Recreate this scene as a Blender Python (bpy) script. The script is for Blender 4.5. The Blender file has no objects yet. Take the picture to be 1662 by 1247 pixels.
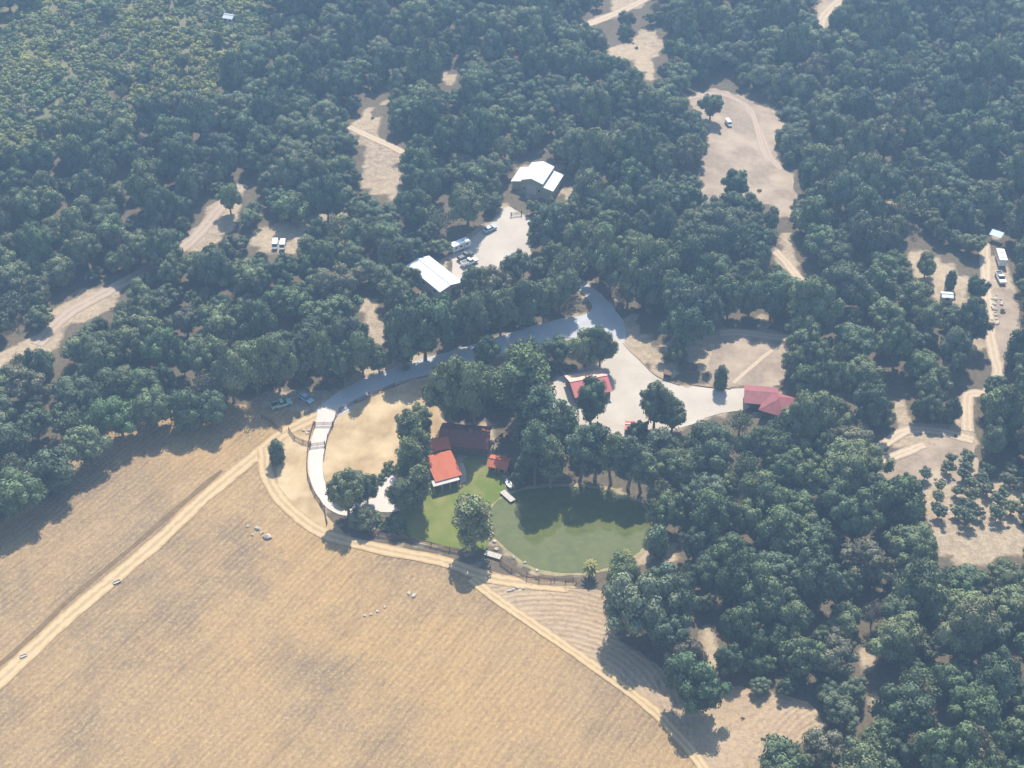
import bpy, bmesh, math, random
import numpy as np
from mathutils import Vector, Matrix, noise as mnoise
from mathutils.geometry import delaunay_2d_cdt
R = math.radians
random.seed(7); rng = np.random.default_rng(11)
scene = bpy.context.scene
col = scene.collection

# ------------------------------------------------------------------ camera
IW, IH = 1662.0, 1247.0
HFOV = R(40); CAMH = 236.0; PITCH = R(40)
F = (IW/2)/math.tan(HFOV/2)
cam_data = bpy.data.cameras.new('camera'); cam = bpy.data.objects.new('camera', cam_data); col.objects.link(cam)
cam.location = (0, 0, CAMH); cam.rotation_euler = (R(90)-PITCH, 0, 0)
cam_data.sensor_width = 36; cam_data.angle = HFOV; cam_data.clip_start = 1; cam_data.clip_end = 8000
scene.camera = cam

# ------------------------------------------------------------------ light
SUN_EL, SUN_AZ = R(52), R(7)          # azimuth measured from +Y towards +X
w = bpy.data.worlds.new('World'); scene.world = w; w.use_nodes = True
nt = w.node_tree; nt.nodes.clear()
sky = nt.nodes.new('ShaderNodeTexSky'); sky.sky_type = 'NISHITA'; sky.sun_disc = False
sky.sun_elevation = SUN_EL; sky.sun_rotation = SUN_AZ; sky.air_density = 1.3; sky.dust_density = 1.0
bg = nt.nodes.new('ShaderNodeBackground'); bg.inputs[1].default_value = 0.11
wo = nt.nodes.new('ShaderNodeOutputWorld')
nt.links.new(sky.outputs[0], bg.inputs[0]); nt.links.new(bg.outputs[0], wo.inputs[0])
sd = bpy.data.lights.new('sun', 'SUN'); sd.energy = 5.0; sd.angle = R(0.5); sd.color = (1.0, 0.94, 0.84)
so = bpy.data.objects.new('sun', sd); col.objects.link(so)
SUNV = Vector((math.sin(SUN_AZ)*math.cos(SUN_EL), math.cos(SUN_AZ)*math.cos(SUN_EL), math.sin(SUN_EL)))
so.rotation_euler = SUNV.to_track_quat('Z', 'Y').to_euler(); so.location = (0, 300, 400)
scene.view_settings.view_transform = 'Standard'; scene.view_settings.look = 'None'
scene.view_settings.exposure = 0.74; scene.view_settings.gamma = 1
scene.render.engine = 'CYCLES'
scene.cycles.volume_bounces = 1; scene.cycles.max_bounces = 6; scene.cycles.diffuse_bounces = 3
scene.cycles.transparent_max_bounces = 8

# ------------------------------------------------------------------ terrain and projection
def smooth(a, b, t):
    t = max(0.0, min(1.0, (t-a)/(b-a))); return t*t*(3-2*t)
def H(x, y):
    h = 26*math.exp(-((x+200)**2+(y-570)**2)/(2*125**2)) + 20*math.exp(-((x-240)**2+(y-600)**2)/(2*115**2))
    k = smooth(345, 460, y)
    h += k*(2.2*math.sin(x*0.035+1)*math.cos(y*0.03) + 1.2*math.sin(x*0.06+y*0.045))
    return h
CP, SP = math.cos(PITCH), math.sin(PITCH)
def ray(px, py):
    a = (px-IW/2)/F; b = -(py-IH/2)/F
    return Vector((a, CP+b*SP, -SP+b*CP))
def Pz(px, py, z):
    d = ray(px, py); t = (z-CAMH)/d.z
    return Vector((d.x*t, d.y*t, z))
def P(px, py, off=0.0):
    z = 0.0
    d = ray(px, py)
    for _ in range(14):
        t = (z+off-CAMH)/min(d.z, -0.05); z = z*0.4+0.6*H(d.x*t, d.y*t)
    t = (z+off-CAMH)/min(d.z, -0.05)
    return Vector((d.x*t, d.y*t, H(d.x*t, d.y*t)))
def proj(x, y, z):
    dz = z-CAMH
    dep = y*CP - dz*SP
    up = y*SP + dz*CP
    return IW/2+F*x/dep, IH/2-F*up/dep, F/dep

# ------------------------------------------------------------------ helpers
def link(o, parent=None):
    col.objects.link(o)
    if parent: o.parent = parent
    return o
def tag(o, label=None, cat=None, group=None, kind=None):
    if label: o['label'] = label
    if cat: o['category'] = cat
    if group: o['group'] = group
    if kind: o['kind'] = kind
    return o
def empty(name, loc, rz=0.0):
    o = bpy.data.objects.new(name, None); o.location = loc; o.rotation_euler = (0, 0, rz); o.empty_display_size = 0.5
    return link(o)
def copy_tree(o, parent=None):
    c = o.copy(); col.objects.link(c); c.parent = parent
    for ch in list(o.children): copy_tree(ch, c)
    return c
class MB:
    def __init__(s): s.v = []; s.f = []; s.m = []
    def add(s, v, f, m=0):
        n = len(s.v); s.v += [tuple(p) for p in v]; s.f += [tuple(i+n for i in q) for q in f]; s.m += [m]*len(f)
    def box(s, c, d, rz=0.0, m=0, rx=0.0, taper=1.0):
        vs = []
        Mx = Matrix.Rotation(rz, 3, 'Z') @ Matrix.Rotation(rx, 3, 'X')
        for k, (x, y, z) in enumerate([(-1,-1,-1),(1,-1,-1),(1,1,-1),(-1,1,-1),(-1,-1,1),(1,-1,1),(1,1,1),(-1,1,1)]):
            t = taper if z > 0 else 1.0
            vs.append(Vector(c)+Mx@Vector((x*d[0]/2*t, y*d[1]/2*t, z*d[2]/2)))
        s.add(vs, [(0,3,2,1),(4,5,6,7),(0,1,5,4),(1,2,6,5),(2,3,7,6),(3,0,4,7)], m)
    def tube(s, pts, rad, n=6, m=0, cap=True):
        rings = []
        for i, p in enumerate(pts):
            p = Vector(p); a = Vector(pts[max(i-1,0)]); b = Vector(pts[min(i+1,len(pts)-1)])
            t = (b-a).normalized(); u = t.cross(Vector((0.3,0.9,0.1))).normalized(); v = t.cross(u)
            r = rad[i] if hasattr(rad, '__len__') else rad
            rings.append([p+(u*math.cos(2*math.pi*k/n)+v*math.sin(2*math.pi*k/n))*r for k in range(n)])
        vs = [q for r_ in rings for q in r_]; fs = []
        for i in range(len(pts)-1):
            for k in range(n): fs.append((i*n+k, i*n+(k+1)%n, (i+1)*n+(k+1)%n, (i+1)*n+k))
        if cap: fs.append(tuple(range(n))[::-1]); fs.append(tuple(range((len(pts)-1)*n, len(pts)*n)))
        s.add(vs, fs, m)
    def prism(s, prof, y0, y1, m=0, axis='y'):
        n = len(prof)
        if axis == 'y': vs = [(a, y0, b) for a, b in prof]+[(a, y1, b) for a, b in prof]
        else: vs = [(y0, a, b) for a, b in prof]+[(y1, a, b) for a, b in prof]
        fs = [(k, (k+1)%n, (k+1)%n+n, k+n) for k in range(n)]+[tuple(range(n))[::-1], tuple(range(n, 2*n))]
        s.add(vs, fs, m)
    def mesh(s, name, mats, sm=False):
        me = bpy.data.meshes.new(name); me.from_pydata(s.v, [], s.f)
        for q in (mats if isinstance(mats, (list, tuple)) else [mats]): me.materials.append(q)
        me.polygons.foreach_set('material_index', s.m)
        if sm: me.polygons.foreach_set('use_smooth', [True]*len(s.f))
        bm = bmesh.new(); bm.from_mesh(me); bmesh.ops.recalc_face_normals(bm, faces=bm.faces); bm.to_mesh(me); bm.free()
        me.update(); return me
    def build(s, name, mats, parent=None, sm=False, bevel=0.0):
        o = bpy.data.objects.new(name, s.mesh(name, mats, sm))
        if bevel:
            b = o.modifiers.new('b', 'BEVEL'); b.width = bevel; b.segments = 2; b.limit_method = 'ANGLE'
        return link(o, parent)

# ------------------------------------------------------------------ materials
def mat(name, c, rough=0.8, c2=None, scale=1.0, spec=0.2, metal=0.0, detail=4, bump=0.0, lo=0.35, hi=0.65, c3=None, s3=0.1):
    m = bpy.data.materials.new(name); m.use_nodes = True; t = m.node_tree; b = t.nodes['Principled BSDF']
    b.inputs['Base Color'].default_value = (*c, 1); b.inputs['Roughness'].default_value = rough
    b.inputs['Specular IOR Level'].default_value = spec; b.inputs['Metallic'].default_value = metal
    if c2:
        g = t.nodes.new('ShaderNodeTexCoord'); n = t.nodes.new('ShaderNodeTexNoise'); n.inputs['Scale'].default_value = scale
        n.inputs['Detail'].default_value = detail; n.inputs['Roughness'].default_value = 0.78
        t.links.new(g.outputs['Object'], n.inputs['Vector'])
        r = t.nodes.new('ShaderNodeValToRGB'); r.color_ramp.elements[0].position = lo; r.color_ramp.elements[1].position = hi
        r.color_ramp.elements[0].color = (*c, 1); r.color_ramp.elements[1].color = (*c2, 1)
        t.links.new(n.outputs['Fac'], r.inputs['Fac']); out = r.outputs[0]
        if c3:
            n3 = t.nodes.new('ShaderNodeTexNoise'); n3.inputs['Scale'].default_value = s3; n3.inputs['Detail'].default_value = 5
            t.links.new(g.outputs['Object'], n3.inputs['Vector'])
            r3 = t.nodes.new('ShaderNodeMapRange'); r3.inputs[1].default_value = 0.42; r3.inputs[2].default_value = 0.68
            t.links.new(n3.outputs['Fac'], r3.inputs[0])
            mx = t.nodes.new('ShaderNodeMix'); mx.data_type = 'RGBA'; mx.inputs[7].default_value = (*c3, 1)
            t.links.new(r3.outputs[0], mx.inputs[0]); t.links.new(out, mx.inputs[6]); out = mx.outputs[2]
        t.links.new(out, b.inputs['Base Color'])
        if bump:
            bp = t.nodes.new('ShaderNodeBump'); bp.inputs['Strength'].default_value = bump; bp.inputs['Distance'].default_value = 0.3
            t.links.new(n.outputs['Fac'], bp.inputs['Height']); t.links.new(bp.outputs[0], b.inputs['Normal'])
    return m

def nodes(m): return m.node_tree, m.node_tree.nodes['Principled BSDF']
def mth(t, op, a, b=None, c=None):
    n = t.nodes.new('ShaderNodeMath'); n.operation = op
    for i, q in enumerate((a, b, c)):
        if q is None: continue
        if isinstance(q, (int, float)): n.inputs[i].default_value = q
        else: t.links.new(q, n.inputs[i])
    return n.outputs[0]
def mixc(t, f, a, b):
    n = t.nodes.new('ShaderNodeMix'); n.data_type = 'RGBA'
    for i, q in ((0, f), (6, a), (7, b)):
        if isinstance(q, (int, float)): n.inputs[i].default_value = q
        elif isinstance(q, tuple): n.inputs[i].default_value = (*q, 1)
        else: t.links.new(q, n.inputs[i])
    return n.outputs[2]
def noise(t, scale, detail=4, vec=None, rough=0.6):
    n = t.nodes.new('ShaderNodeTexNoise'); n.inputs['Scale'].default_value = scale; n.inputs['Detail'].default_value = detail
    n.inputs['Roughness'].default_value = rough
    if vec is None:
        g = t.nodes.new('ShaderNodeTexCoord'); vec = g.outputs['Object']
    t.links.new(vec, n.inputs['Vector']); return n.outputs['Fac']
def rng_(t, v, a, b, c=0.0, d=1.0):
    n = t.nodes.new('ShaderNodeMapRange'); n.inputs[1].default_value = a; n.inputs[2].default_value = b
    n.inputs[3].default_value = c; n.inputs[4].default_value = d; t.links.new(v, n.inputs[0]); return n.outputs[0]

# dry ground between the trees
M_ground = mat('dry_ground', (0.30, 0.215, 0.145), 0.95, spec=0.05)
t, b = nodes(M_ground)
c = mixc(t, rng_(t, noise(t, 0.035, 6), 0.4, 0.62), (0.34, 0.255, 0.165), (0.25, 0.19, 0.13))
c = mixc(t, rng_(t, noise(t, 0.5, 8, rough=0.85), 0.42, 0.62, 0, 0.7), c, (0.50, 0.40, 0.27))
c = mixc(t, rng_(t, noise(t, 1.7, 6, rough=0.7), 0.52, 0.72, 0, 0.55), c, (0.13, 0.105, 0.065))
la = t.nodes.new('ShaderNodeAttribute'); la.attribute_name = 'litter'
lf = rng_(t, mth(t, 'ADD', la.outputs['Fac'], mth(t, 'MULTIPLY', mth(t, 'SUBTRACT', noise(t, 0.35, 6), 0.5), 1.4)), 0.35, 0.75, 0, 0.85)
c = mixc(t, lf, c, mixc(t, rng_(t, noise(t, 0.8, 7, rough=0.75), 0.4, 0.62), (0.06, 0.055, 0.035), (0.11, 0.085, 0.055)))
t.links.new(c, b.inputs['Base Color'])
bp = t.nodes.new('ShaderNodeBump'); bp.inputs['Strength'].default_value = 0.6; bp.inputs['Distance'].default_value = 0.35
t.links.new(noise(t, 0.9, 6), bp.inputs['Height']); t.links.new(bp.outputs[0], b.inputs['Normal'])

def field_mat(name, ca, cb, cc, amp=0.35):
    m = mat(name, ca, 0.95, spec=0.05); t, b = nodes(m)
    at = t.nodes.new('ShaderNodeAttribute'); at.attribute_name = 'row'
    sx = t.nodes.new('ShaderNodeSeparateXYZ'); t.links.new(at.outputs['Vector'], sx.inputs[0])
    wob = noise(t, 0.05, 5)
    v = mth(t, 'ADD', sx.outputs[0], mth(t, 'MULTIPLY', wob, 2.2))
    v = mth(t, 'ADD', v, mth(t, 'MULTIPLY', noise(t, 0.6, 4), 0.7))
    s = mth(t, 'SINE', mth(t, 'MULTIPLY', v, 2*math.pi/1.4))
    def streak(k, kl, det=4):
        cv = t.nodes.new('ShaderNodeCombineXYZ'); t.links.new(mth(t, 'MULTIPLY', v, k), cv.inputs[0]); t.links.new(mth(t, 'MULTIPLY', sx.outputs[1], kl), cv.inputs[1])
        return noise(t, 1.0, det, cv.outputs[0], 0.7)
    st1, st2 = streak(0.9, 0.07), streak(0.22, 0.02, 5)
    patch = rng_(t, noise(t, 0.03, 6), 0.44, 0.60, 0.0, 1.0)
    fine = rng_(t, noise(t, 1.1, 6, rough=0.8), 0.40, 0.60, 0.1, 1.0)
    line = mth(t, 'MULTIPLY', mth(t, 'MULTIPLY', rng_(t, s, -0.1, 0.9), patch), rng_(t, st1, 0.42, 0.58))
    line = mth(t, 'ADD', mth(t, 'MULTIPLY', line, amp), mth(t, 'MULTIPLY', rng_(t, st1, 0.50, 0.68, 0, 0.38), fine))
    line = mth(t, 'ADD', line, rng_(t, st2, 0.50, 0.66, 0, 0.22))
    base = mixc(t, rng_(t, noise(t, 0.016, 5), 0.42, 0.60), ca, cb)
    base = mixc(t, rng_(t, noise(t, 0.03, 8), 0.48, 0.64, 0, 0.9), base, cc)
    base = mixc(t, rng_(t, noise(t, 1.4, 9, rough=0.9), 0.47, 0.60, 0, 0.8), base, (0.48, 0.335, 0.155))
    base = mixc(t, rng_(t, noise(t, 0.9, 9, rough=0.9), 0.50, 0.63, 0, 0.8), base, (0.19, 0.125, 0.078))
    base = mixc(t, line, base, (0.15, 0.10, 0.062))
    t.links.new(base, b.inputs['Base Color'])
    bp = t.nodes.new('ShaderNodeBump'); bp.inputs['Strength'].default_value = 0.5; bp.inputs['Distance'].default_value = 0.2
    t.links.new(mth(t, 'ADD', mth(t, 'MULTIPLY', s, 0.5), noise(t, 1.5, 5)), bp.inputs['Height']); t.links.new(bp.outputs[0], b.inputs['Normal'])
    return m
M_field = field_mat('stubble_field', (0.345, 0.222, 0.105), (0.285, 0.198, 0.115), (0.165, 0.128, 0.092), 0.45)
M_field2 = field_mat('stubble_field_pale', (0.36, 0.265, 0.18), (0.31, 0.23, 0.165), (0.41, 0.32, 0.23), 0.28)
M_meadow = mat('dry_meadow', (0.42, 0.30, 0.16), 0.95, (0.27, 0.18, 0.10), 0.30, 0.05, detail=12, lo=.38, hi=.72, c3=(0.54, 0.41, 0.24), s3=0.12)

def track_mat(name, lane, mid, edge, two=True, fade=0.62):
    m = mat(name, lane, 0.95, spec=0.05); t, b = nodes(m)
    uv = t.nodes.new('ShaderNodeUVMap'); sp = t.nodes.new('ShaderNodeSeparateXYZ'); t.links.new(uv.outputs[0], sp.inputs[0])
    u = mth(t, 'ABSOLUTE', sp.outputs[0])
    n = noise(t, 0.6, 6); uu = mth(t, 'ADD', u, mth(t, 'MULTIPLY', mth(t, 'SUBTRACT', n, 0.5), 1.0))
    c = (lane)
    if two:
        f = rng_(t, uu, 0.10, 0.30); c = mixc(t, f, mid, lane)
    c = mixc(t, rng_(t, noise(t, 1.3, 7, rough=0.75), 0.45, 0.7, 0, 0.35), c, mid)
    c = mixc(t, rng_(t, uu, fade, 1.0), c, edge)
    t.links.new(c, b.inputs['Base Color']); return m
M_track = track_mat('dirt_track', (0.49, 0.365, 0.21), (0.38, 0.27, 0.15), (0.345, 0.222, 0.105))
M_track2 = track_mat('pale_dirt_track', (0.50, 0.40, 0.28), (0.42, 0.32, 0.22), (0.34, 0.25, 0.17), fade=.5)
M_faint = track_mat('faint_track', (0.42, 0.33, 0.25), (0.35, 0.265, 0.195), (0.33, 0.24, 0.17), True, 0.45)
M_road = mat('gravel_road', (0.40, 0.41, 0.42), 0.9, (0.48, 0.48, 0.475), 0.5, 0.1, detail=8, c3=(0.36, 0.355, 0.35), s3=0.12)
M_yard = mat('gravel_yard', (0.44, 0.385, 0.32), 0.9, (0.39, 0.33, 0.26), 0.45, 0.1, detail=12, c3=(0.49, 0.43, 0.355), s3=0.08)
M_conc = mat('drive_concrete', (0.58, 0.51, 0.44), 0.85, (0.50, 0.43, 0.37), 0.5, 0.2, detail=8)
M_lawn = mat('lawn_grass', (0.10, 0.14, 0.024), 0.95, (0.15, 0.175, 0.034), 0.16, 0.05, detail=8, c3=(0.22, 0.20, 0.07), s3=0.15, lo=0.3, hi=0.7)
M_bank = mat('pond_bank', (0.36, 0.28, 0.17), 0.95, (0.20, 0.19, 0.07), 0.4, 0.05, detail=6)
M_water = mat('pond_water', (0.080, 0.094, 0.026), 0.03, (0.105, 0.115, 0.030), 0.08, 0.25, detail=5, c3=(0.115, 0.125, 0.036), s3=0.5)
t, b = nodes(M_water)
sp = rng_(t, noise(t, 2.2, 8, rough=0.8), 0.66, 0.72, 0, 0.6)
src = b.inputs['Base Color'].links[0].from_socket
t.links.new(mixc(t, sp, src, (0.22, 0.25, 0.10)), b.inputs['Base Color'])
bp = t.nodes.new('ShaderNodeBump'); bp.inputs['Strength'].default_value = 0.02; bp.inputs['Distance'].default_value = 0.02
t.links.new(noise(t, 1.5, 4), bp.inputs['Height']); t.links.new(bp.outputs[0], b.inputs['Normal'])
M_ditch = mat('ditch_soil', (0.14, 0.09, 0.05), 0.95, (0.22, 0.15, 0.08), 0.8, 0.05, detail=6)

def metal_roof(name, ca, cb, rough=0.4, spacing=0.6, spec=0.5):
    m = mat(name, ca, rough, spec=spec); t, b = nodes(m)
    g = t.nodes.new('ShaderNodeUVMap'); s_ = t.nodes.new('ShaderNodeSeparateXYZ'); t.links.new(g.outputs[0], s_.inputs[0])
    s = mth(t, 'SINE', mth(t, 'MULTIPLY', s_.outputs[0], 2*math.pi/spacing))
    c = mixc(t, rng_(t, noise(t, 0.5, 6), 0.35, 0.7), ca, cb)
    c = mixc(t, rng_(t, s, 0.75, 1.0, 0, 0.35), c, tuple(q*0.6 for q in ca))
    t.links.new(c, b.inputs['Base Color'])
    bp = t.nodes.new('ShaderNodeBump'); bp.inputs['Strength'].default_value = 0.25; bp.inputs['Distance'].default_value = 0.05
    t.links.new(s, bp.inputs['Height']); t.links.new(bp.outputs[0], b.inputs['Normal'])
    return m
M_redroof = metal_roof('red_metal_roof', (0.46, 0.085, 0.08), (0.36, 0.07, 0.065), 0.42)
M_redroof2 = metal_roof('faded_red_roof', (0.30, 0.105, 0.105), (0.22, 0.08, 0.08), 0.6, spec=0.15)
M_orange = metal_roof('terracotta_roof', (0.50, 0.145, 0.075), (0.42, 0.12, 0.065), 0.75, 0.5, 0.1)
M_whiteroof = metal_roof('white_metal_roof', (0.60, 0.61, 0.63), (0.50, 0.51, 0.54), 0.5, 1.0, 0.3)
M_blueroof = metal_roof('blue_roof', (0.22, 0.32, 0.42), (0.17, 0.26, 0.36), 0.5)
M_cream = mat('cream_wall', (0.42, 0.40, 0.26), 0.8, (0.36, 0.34, 0.22), 0.6)
M_wallw = mat('white_wall', (0.55, 0.52, 0.47), 0.8, (0.48, 0.45, 0.40), 0.6)
M_wood = mat('brown_timber_wall', (0.14, 0.085, 0.055), 0.85, (0.20, 0.13, 0.085), 1.0)
M_door = mat('dark_door', (0.05, 0.045, 0.04), 0.6); M_frame = mat('window_trim', (0.55, 0.55, 0.52), 0.6)
M_glass = mat('dark_glass', (0.02, 0.03, 0.04), 0.08, spec=0.8)
M_chim = mat('brick_chimney', (0.25, 0.12, 0.08), 0.9, (0.33, 0.18, 0.12), 3)
M_fence = mat('weathered_fence_wood', (0.12, 0.065, 0.05), 0.9, (0.19, 0.11, 0.08), 2)
M_white = mat('white_paint', (0.78, 0.78, 0.76), 0.35, spec=0.5); M_tyre = mat('tyre_rubber', (0.02, 0.02, 0.02), 0.9)
M_silver = mat('silver_paint', (0.42, 0.47, 0.52), 0.3, spec=0.6); M_black = mat('black_paint', (0.03, 0.035, 0.045), 0.3, spec=0.6)
M_palegreen = mat('pale_green_paint', (0.42, 0.55, 0.42), 0.4, spec=0.5); M_bluec = mat('pale_blue_paint', (0.35, 0.46, 0.58), 0.3, spec=0.6)
M_dkgreen = mat('dull_green_canvas', (0.11, 0.13, 0.09), 0.8, (0.15, 0.16, 0.11), 1.5)
M_lamp = mat('lamp_lens', (0.7, 0.68, 0.6), 0.2, spec=0.6); M_red = mat('tail_lamp', (0.4, 0.02, 0.02), 0.3)
M_rim = mat('wheel_rim', (0.5, 0.5, 0.5), 0.35, metal=0.7)
M_rock = mat('pale_rock', (0.55, 0.49, 0.40), 0.9, (0.38, 0.32, 0.25), 1.5, 0.1, bump=0.6)
M_bark = mat('bark', (0.15, 0.11, 0.08), 0.95, (0.23, 0.18, 0.14), 2); M_barkp = mat('pale_bark', (0.30, 0.25, 0.20), 0.9, (0.20, 0.15, 0.11), 1.2)
M_dead = mat('dead_twigs', (0.27, 0.20, 0.155), 0.95, (0.20, 0.145, 0.11), 1)
M_curb = mat('retaining_timber', (0.20, 0.12, 0.09), 0.9, (0.29, 0.19, 0.14), 1)
M_stone = mat('pale_stone', (0.50, 0.46, 0.40), 0.85, (0.42, 0.38, 0.32), 1)

def leaf_mat(name, mode):
    m = mat(name, (0.06, 0.09, 0.04), 0.7, spec=0.15); t, b = nodes(m)
    oi = t.nodes.new('ShaderNodeObjectInfo')
    if mode == 'color': base = oi.outputs['Color']
    else:
        r = t.nodes.new('ShaderNodeValToRGB'); cr = r.color_ramp
        stops = RAMPS[mode]
        while len(cr.elements) < len(stops): cr.elements.new(0.5)
        for e, (p, q) in zip(cr.elements, stops): e.position = p; e.color = (*q, 1)
        t.links.new(oi.outputs['Random'], r.inputs['Fac']); base = r.outputs[0]
    lc = noise(t, 0.021, 3, oi.outputs['Location']); lc2 = noise(t, 0.37, 1, oi.outputs['Location'])
    if mode == 'brush':
        base = mixc(t, rng_(t, noise(t, 0.045, 4, oi.outputs['Location']), 0.46, 0.60, 0, 0.7), base, (0.165, 0.165, 0.045))
    else:
        base = mixc(t, rng_(t, lc, 0.45, 0.62, 0, 0.55), base, (0.092, 0.098, 0.052))
        base = mixc(t, rng_(t, lc2, 0.50, 0.66, 0, 0.6), base, (0.115, 0.125, 0.062))
        base = mixc(t, rng_(t, lc2, 0.48, 0.36, 0, 0.6), base, (0.045, 0.062, 0.040))
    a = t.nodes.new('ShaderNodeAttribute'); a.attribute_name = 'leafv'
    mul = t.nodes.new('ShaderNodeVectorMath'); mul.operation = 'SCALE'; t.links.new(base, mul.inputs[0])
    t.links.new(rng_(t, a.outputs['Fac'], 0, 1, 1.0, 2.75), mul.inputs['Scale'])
    t.links.new(mul.outputs[0], b.inputs['Base Color'])
    tr = t.nodes.new('ShaderNodeBsdfTranslucent'); t.links.new(mul.outputs[0], tr.inputs['Color'])
    mx = t.nodes.new('ShaderNodeMixShader'); mx.inputs[0].default_value = 0.05
    t.links.new(b.outputs[0], mx.inputs[1]); t.links.new(tr.outputs[0], mx.inputs[2])
    t.links.new(mx.outputs[0], t.nodes['Material Output'].inputs['Surface'])
    return m
G1, G2, G3, G4, G5 = (0.052, 0.075, 0.038), (0.062, 0.088, 0.041), (0.080, 0.100, 0.045), (0.062, 0.080, 0.052), (0.092, 0.088, 0.052)
RAMPS = {'oak': [(0, G1), (0.3, G2), (0.6, G4), (0.85, G3), (0.98, G5)],
         'brush': [(0, (0.075, 0.098, 0.045)), (0.4, (0.095, 0.118, 0.047)), (0.75, (0.125, 0.135, 0.050)), (0.95, (0.115, 0.105, 0.06))]}
M_leaf = leaf_mat('foliage', 'color'); M_leafs = leaf_mat('foliage_mixed', 'oak'); M_brush = leaf_mat('brush_foliage', 'brush')

# ------------------------------------------------------------------ sheets and ribbons
def crom(pts, step):
    out = []
    n = len(pts)
    for i in range(n-1):
        p0, p1, p2, p3 = pts[max(i-1,0)], pts[i], pts[i+1], pts[min(i+2,n-1)]
        k = max(1, int((p2-p1).length/step))
        for j in range(k):
            s = j/k
            out.append(0.5*((2*p1)+(p2-p0)*s+(2*p0-5*p1+4*p2-p3)*s*s+(3*p1-p0-3*p2+p3)*s**3))
    out.append(pts[-1]); return out
def outline(px, jit=0.35, step=1.6, sm=True):
    pts = [P(*q).to_2d() for q in px]
    if sm:
        pts = crom(pts+[pts[0]], step)[:-1]
    out = []
    for p in pts:
        n = mnoise.noise_vector(Vector((p.x*0.35, p.y*0.35, 0)))
        out.append(p+Vector((n.x, n.y))*jit*2)
    return out
def sheet(name, px, m, off, grid=3.0, jit=0.35, row=None, kind='structure', sm=True, label=None):
    ol = outline(px, jit, sm=sm); n = len(ol)
    xs = [p.x for p in ol]; ys = [p.y for p in ol]
    pts = list(ol)
    x = min(xs)
    gx = np.arange(min(xs), max(xs), grid); gy = np.arange(min(ys), max(ys), grid)
    pts += [Vector((float(a), float(b_))) for a in gx for b_ in gy]
    v, e, f, *_ = delaunay_2d_cdt(pts, [], [list(range(n))], 2, 0.001)
    me = bpy.data.meshes.new(name)
    me.from_pydata([(p.x, p.y, H(p.x, p.y)+off) for p in v], [], f); me.materials.append(m)
    if row:
        a = me.attributes.new('row', 'FLOAT_VECTOR', 'POINT'); a.data.foreach_set('vector', [q for p in v for q in row(p.x, p.y)])
    bm = bmesh.new(); bm.from_mesh(me); loose = [q for q in bm.verts if not q.link_faces]
    bmesh.ops.delete(bm, geom=loose, context='VERTS')
    for q in bm.faces:
        if q.normal.z < 0: q.normal_flip()
    bm.to_mesh(me); bm.free()
    o = link(bpy.data.objects.new(name, me)); tag(o, kind=kind, label=label); return o
def ribbon(name, px, width, m, off, jit=0.15, kind='structure'):
    pts = crom([P(*q).to_2d() for q in px], 1.5); vs = []; fs = []; uv = []; L = 0
    K = 5
    for i, p in enumerate(pts):
        a = pts[max(i-1,0)]; b_ = pts[min(i+1,len(pts)-1)]; t_ = (b_-a).normalized(); nrm = Vector((-t_.y, t_.x))
        if i: L += (p-pts[i-1]).length
        wd = width*(1+jit*mnoise.noise(Vector((p.x*0.2, p.y*0.2, 3))))
        for k in range(K):
            u = -1+2*k/(K-1); q = p+nrm*u*wd/2; vs.append((q.x, q.y, H(q.x, q.y)+off)); uv.append((u, L))
    for i in range(len(pts)-1):
        for k in range(K-1): fs.append((i*K+k, i*K+k+1, (i+1)*K+k+1, (i+1)*K+k))
    me = bpy.data.meshes.new(name); me.from_pydata(vs, [], fs); me.materials.append(m)
    ul = me.uv_layers.new(name='UVMap'); idx = np.array([i for f in fs for i in f])
    ul.data.foreach_set('uv', np.array(uv)[idx].ravel())
    bm = bmesh.new(); bm.from_mesh(me)
    for q in bm.faces:
        if q.normal.z < 0: q.normal_flip()
    bm.to_mesh(me); bm.free()
    o = link(bpy.data.objects.new(name, me)); tag(o, kind=kind); return o

# ground
fx = list(np.arange(-330, 331, 3.0)); fy = list(np.arange(90, 780, 3.0))
gx = [-2500, -1800, -1200, -800, -550, -430, -370]+fx+[370, 430, 550, 800, 1200, 1800, 2500]
gy = [-1500, -800, -300, -100, 0, 50]+fy+[800, 850, 950, 1100, 1400, 1900, 2600, 3500]
vs = [(x, y, H(x, y)) for y in gy for x in gx]; nx = len(gx)
fs = [(j*nx+i, j*nx+i+1, (j+1)*nx+i+1, (j+1)*nx+i) for j in range(len(gy)-1) for i in range(nx-1)]
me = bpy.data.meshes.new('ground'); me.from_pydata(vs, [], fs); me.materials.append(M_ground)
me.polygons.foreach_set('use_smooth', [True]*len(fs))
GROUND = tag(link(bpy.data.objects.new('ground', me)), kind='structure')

# ------------------------------------------------------------------ picture-derived ground plan (pixels of the photo cast onto the ground)
FIELD = [(-520,880),(-200,850),(0,790),(100,730),(180,680),(300,655),(420,660),(500,672),(512,690),(503,720),(500,760),(515,805),(530,850),
         (560,878),(640,888),(730,912),(790,925),(860,945),(930,955),(975,975),(990,1030),(1040,1070),(1075,1100),(1090,1150),(1150,1200),
         (1330,1300),(1350,1500),(-700,1500)]
FIELD_E = [(778,950),(830,948),(935,956),(985,965),(1000,1030),(1045,1065),(1085,1095),(1110,1140),(1150,1135),(1190,1115),(1310,1140),(1330,1190),(1260,1230),(1230,1300),(1220,1500),
         (1240,1500),(1150,1250),(1130,1228),(1095,1190),(1050,1145),(960,1078),(850,1002)]
da = P(0,1105); db = P(455,705); u_ = (db-da).to_2d().normalized(); v_ = Vector((-u_.y, u_.x))
c2_ = P(890,1180).to_2d(); c3_ = P(1340,1330).to_2d(); 
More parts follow.
